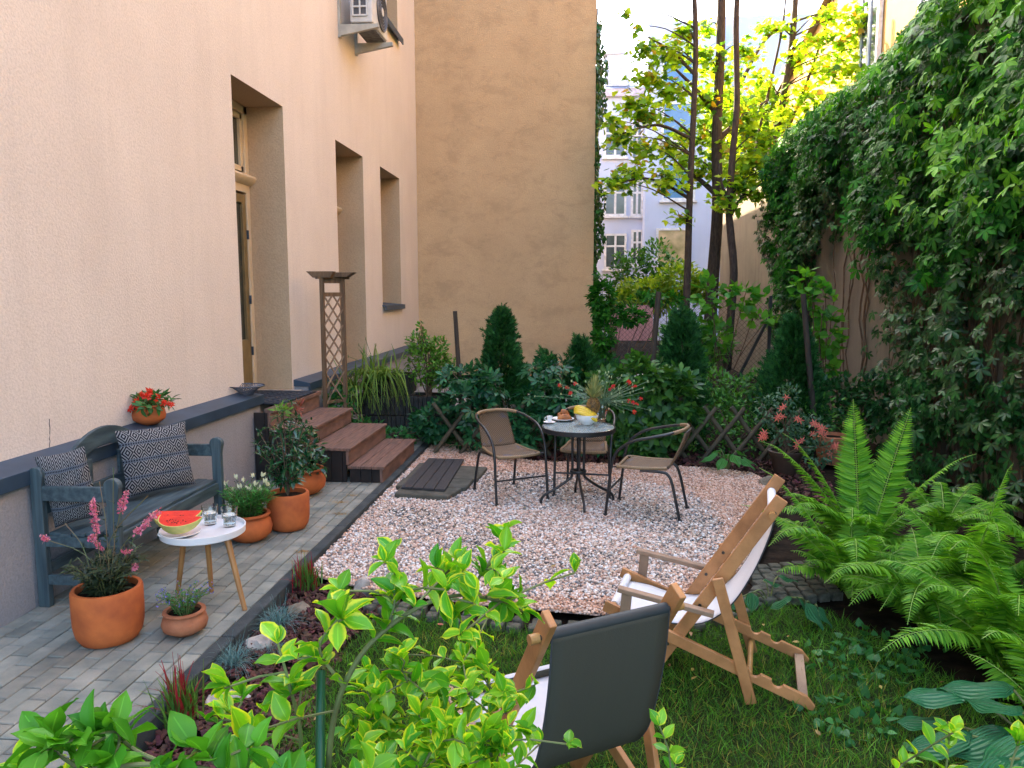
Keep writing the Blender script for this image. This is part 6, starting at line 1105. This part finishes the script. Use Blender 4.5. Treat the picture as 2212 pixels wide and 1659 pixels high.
# ---- foreground variegated shrub
ev = leafmat('variegated_leaf', (0.07084, 0.3643, 0.01214), (0.2834, 0.6274, 0.02024), trans=.45, rough=.38, isl=.4, margin=(.68, .74, .03), mthr=.87, spec=.5)
eg = leafmat('plain_green_leaf', (0.0595, 0.272, 0.017), (0.1275, 0.408, 0.0255), trans=.45, rough=.38, isl=.35)
def shrub(lb, base, stems, twigs_, nlf, m, size, group='variegated shrub branches', rise=(.02, .12), du=0, dv=0):
    t = thing('variegated_shrub', lb, 'shrub', base); S = Scatter(); sm = MB(); TMs = [tmpl_leaf(6, 5, w, f, c, .5, wave=wv_) for w, f, c, wv_ in ((.56, .25, .22, .5), (.5, .4, .1, .3), (.62, .15, .35, .6))]
    def leaves(pts, n, sz):
        P, T = along(pts, n)
        for p, d in zip(P, T):
            d = Vector(d); sd = Vector(rdir(1)[0]); sd = (sd-d*sd.dot(d)).normalized()
            for s in (1, -1): tt = sd*s+d*random.uniform(.2, .9)+Vector((0, 0, .25)); nn = Vector((0, 0, 1))+d*.4+Vector(rdir(1)[0])*.45; S.add(random.choice(TMs), [p], [tuple(tt)], [tuple(nn)], [random.uniform(*sz)])
    for st_, r, n, sz in stems:
        pts = spl([np.array([0, 0, CAMH])+ray(u+du, v+dv)*d for u, v, d in st_], 7); sm.tube(pts, [r*(1-.6*i/len(pts)) for i in range(len(pts))], 7, cap=False); leaves(pts[len(pts)//4:], n, sz)
        if st_[0][1] > 1750:
            b0 = Vector(base)+Vector((random.uniform(-.08, .08), random.uniform(-.06, .06), 0)); ld = spl([b0, b0.lerp(pts[0], .5)+Vector((0, 0, .12)), pts[0]], 6); sm.tube(ld, r*1.15, 7, cap=False); leaves(ld[3:], 8, sz)
        e = pts[-1]; d = (pts[-1]-pts[-3]).normalized()
        for _ in range(4): S.add(random.choice(TMs), [tuple(e)], [tuple(d+Vector(rdir(1)[0])*.6)], [tuple(Vector((0, -.3, 1))+Vector(rdir(1)[0])*.5)], [random.uniform(sz[0]*.7, sz[1])])
        for k in range(twigs_):
            b = pts[random.randint(len(pts)//5, len(pts)-1)]; e = b+Vector((random.gauss(0, .06), random.gauss(0, .06), random.uniform(*rise))); tp = [b, b.lerp(e, .5)+Vector((.006, 0, .006)), e]; sm.tube(tp, .0018, 5, cap=False); leaves(tp, nlf, sz)
            S.add(random.choice(TMs), [tuple(e)]*3, rdir(3, 1.2), rdir(3)*.4+[0, -.2, 1], rng.uniform(sz[0]*.7, sz[1], 3))
    obj('foliage', S.mesh('foliage', m), None, t, world=True); obj('stem', sm, twig, t, world=True); return t
Z = (.036, .057)
shrub('variegated yellow and green shrub arching up in the middle foreground', (-.35, 1.1, LG), [
    ([(700, 1800, 1.15), (720, 1560, 1.12), (770, 1430, 1.1), (845, 1350, 1.1), (930, 1300, 1.1), (1010, 1285, 1.12), (1080, 1300, 1.15)], .005, 10, Z),
    ([(845, 1355, 1.1), (855, 1270, 1.12), (850, 1195, 1.14)], .003, 5, (0.029, 0.043)), ([(930, 1300, 1.1), (960, 1250, 1.12), (985, 1210, 1.14)], .003, 4, (0.025, 0.040)), ([(1010, 1285, 1.12), (1040, 1240, 1.15), (1065, 1205, 1.16)], .003, 5, (0.025, 0.040)), ([(1050, 1290, 1.12), (1090, 1300, 1.15), (1130, 1320, 1.18)], .003, 5, (0.029, 0.040)),
    ([(640, 1800, 1.2), (650, 1600, 1.15), (625, 1480, 1.12), (600, 1390, 1.12)], .004, 5, (0.033, 0.051)), ([(740, 1480, 1.1), (690, 1400, 1.1), (735, 1330, 1.12)], .003, 4, (0.033, 0.051)), ([(600, 1800, 1.2), (560, 1660, 1.15), (540, 1590, 1.15), (500, 1540, 1.18)], .004, 5, (0.033, 0.051))], 3, 2, ev, Z, rise=(-.02, .05))
shrub('dense low variegated shrub beside the dark deck chair', (0, 1.5, LG), [
    ([(1000, 1800, 1.5), (990, 1600, 1.5), (960, 1500, 1.5), (930, 1440, 1.52)], .004, 9, (0.036, 0.054)), ([(1020, 1800, 1.5), (1050, 1600, 1.52), (1070, 1490, 1.55), (1060, 1410, 1.6)], .004, 9, (0.033, 0.051)), ([(1040, 1800, 1.5), (1100, 1620, 1.5), (1120, 1500, 1.55), (1110, 1440, 1.6)], .004, 9, (0.033, 0.051)), ([(950, 1800, 1.45), (880, 1640, 1.45), (850, 1560, 1.45), (870, 1480, 1.5)], .004, 9, (0.036, 0.054)),
    ([(1050, 1800, 1.3), (1130, 1660, 1.3), (1110, 1590, 1.3), (1150, 1530, 1.32)], .004, 6, (0.033, 0.047)), ([(900, 1800, 1.3), (960, 1680, 1.3), (1000, 1600, 1.3), (1030, 1560, 1.3)], .004, 9, (0.036, 0.051))], 10, 3, ev, Z, rise=(-.02, .045), du=-62, dv=10)
shrub('plain green branch reaching across the lower left corner', (-.75, .85, LG), [
    ([(760, 1800, .95), (640, 1650, .92), (520, 1590, .9), (400, 1560, .88), (250, 1560, .86), (100, 1590, .85), (-20, 1620, .85)], .0045, 12, (0.036, 0.054)), ([(380, 1565, .88), (300, 1530, .88), (262, 1500, .9), (250, 1475, .9)], .003, 4, (0.036, 0.051)), ([(180, 1570, .86), (120, 1530, .87), (90, 1500, .88)], .003, 5, (0.036, 0.051)), ([(500, 1590, .9), (450, 1540, .9), (420, 1520, .9)], .003, 4, (0.036, 0.051))], 2, 2, eg, Z, rise=(-.02, .02), dv=95)
shrub('yellow edged lower foliage along the bottom left edge', (-.7, 1.0, LG), [
    ([(200, 1850, 1.0), (150, 1700, 1.0), (100, 1640, 1.0), (20, 1610, 1.0)], .004, 12, (0.033, 0.051)), ([(260, 1850, 1.0), (300, 1700, 1.0), (280, 1620, 1.0), (330, 1580, 1.02)], .004, 12, (0.033, 0.051)), ([(420, 1850, 1.05), (430, 1700, 1.05), (480, 1640, 1.05), (520, 1600, 1.05)], .004, 12, (0.033, 0.051)), ([(700, 1900, 1.1), (640, 1720, 1.1), (690, 1620, 1.1), (640, 1560, 1.12)], .004, 12, (0.033, 0.051)), ([(700, 1900, 1.1), (780, 1720, 1.1), (760, 1620, 1.1), (800, 1560, 1.12)], .004, 12, (0.033, 0.051)), ([(0, 1850, .95), (-20, 1700, .95), (30, 1660, .95)], .004, 8, (0.033, 0.051))], 5, 3, ev, Z, rise=(-.02, .03), dv=105)
shrub('yellow edged sprigs poking up at the bottom right edge', (1.05, 1.3, LG), [([(1440, 1850, 1.45), (1450, 1700, 1.45), (1460, 1650, 1.45)], .003, 3, (0.029, 0.040)), ([(2000, 1850, 1.5), (2040, 1680, 1.5), (2050, 1600, 1.5)], .003, 5, (0.029, 0.043)), ([(1900, 1850, 1.5), (1920, 1700, 1.5), (1950, 1650, 1.5)], .003, 3, (0.029, 0.043)), ([(2160, 1850, 1.4), (2180, 1680, 1.4), (2200, 1600, 1.4)], .003, 5, (0.029, 0.043))], 1, 2, ev, Z)
tag(obj('green_cane', MB().tube([(Vector((0, 0, CAMH))+Vector(ray(693, 1450)*1.18)), (Vector((0, 0, CAMH))+Vector(ray(690, 1850)*1.05))], .007, 10), mat('green_plastic', (.01, .10, .04), rough=.35), smooth=50), 'dark green plastic garden cane inside the variegated shrub', 'cane')
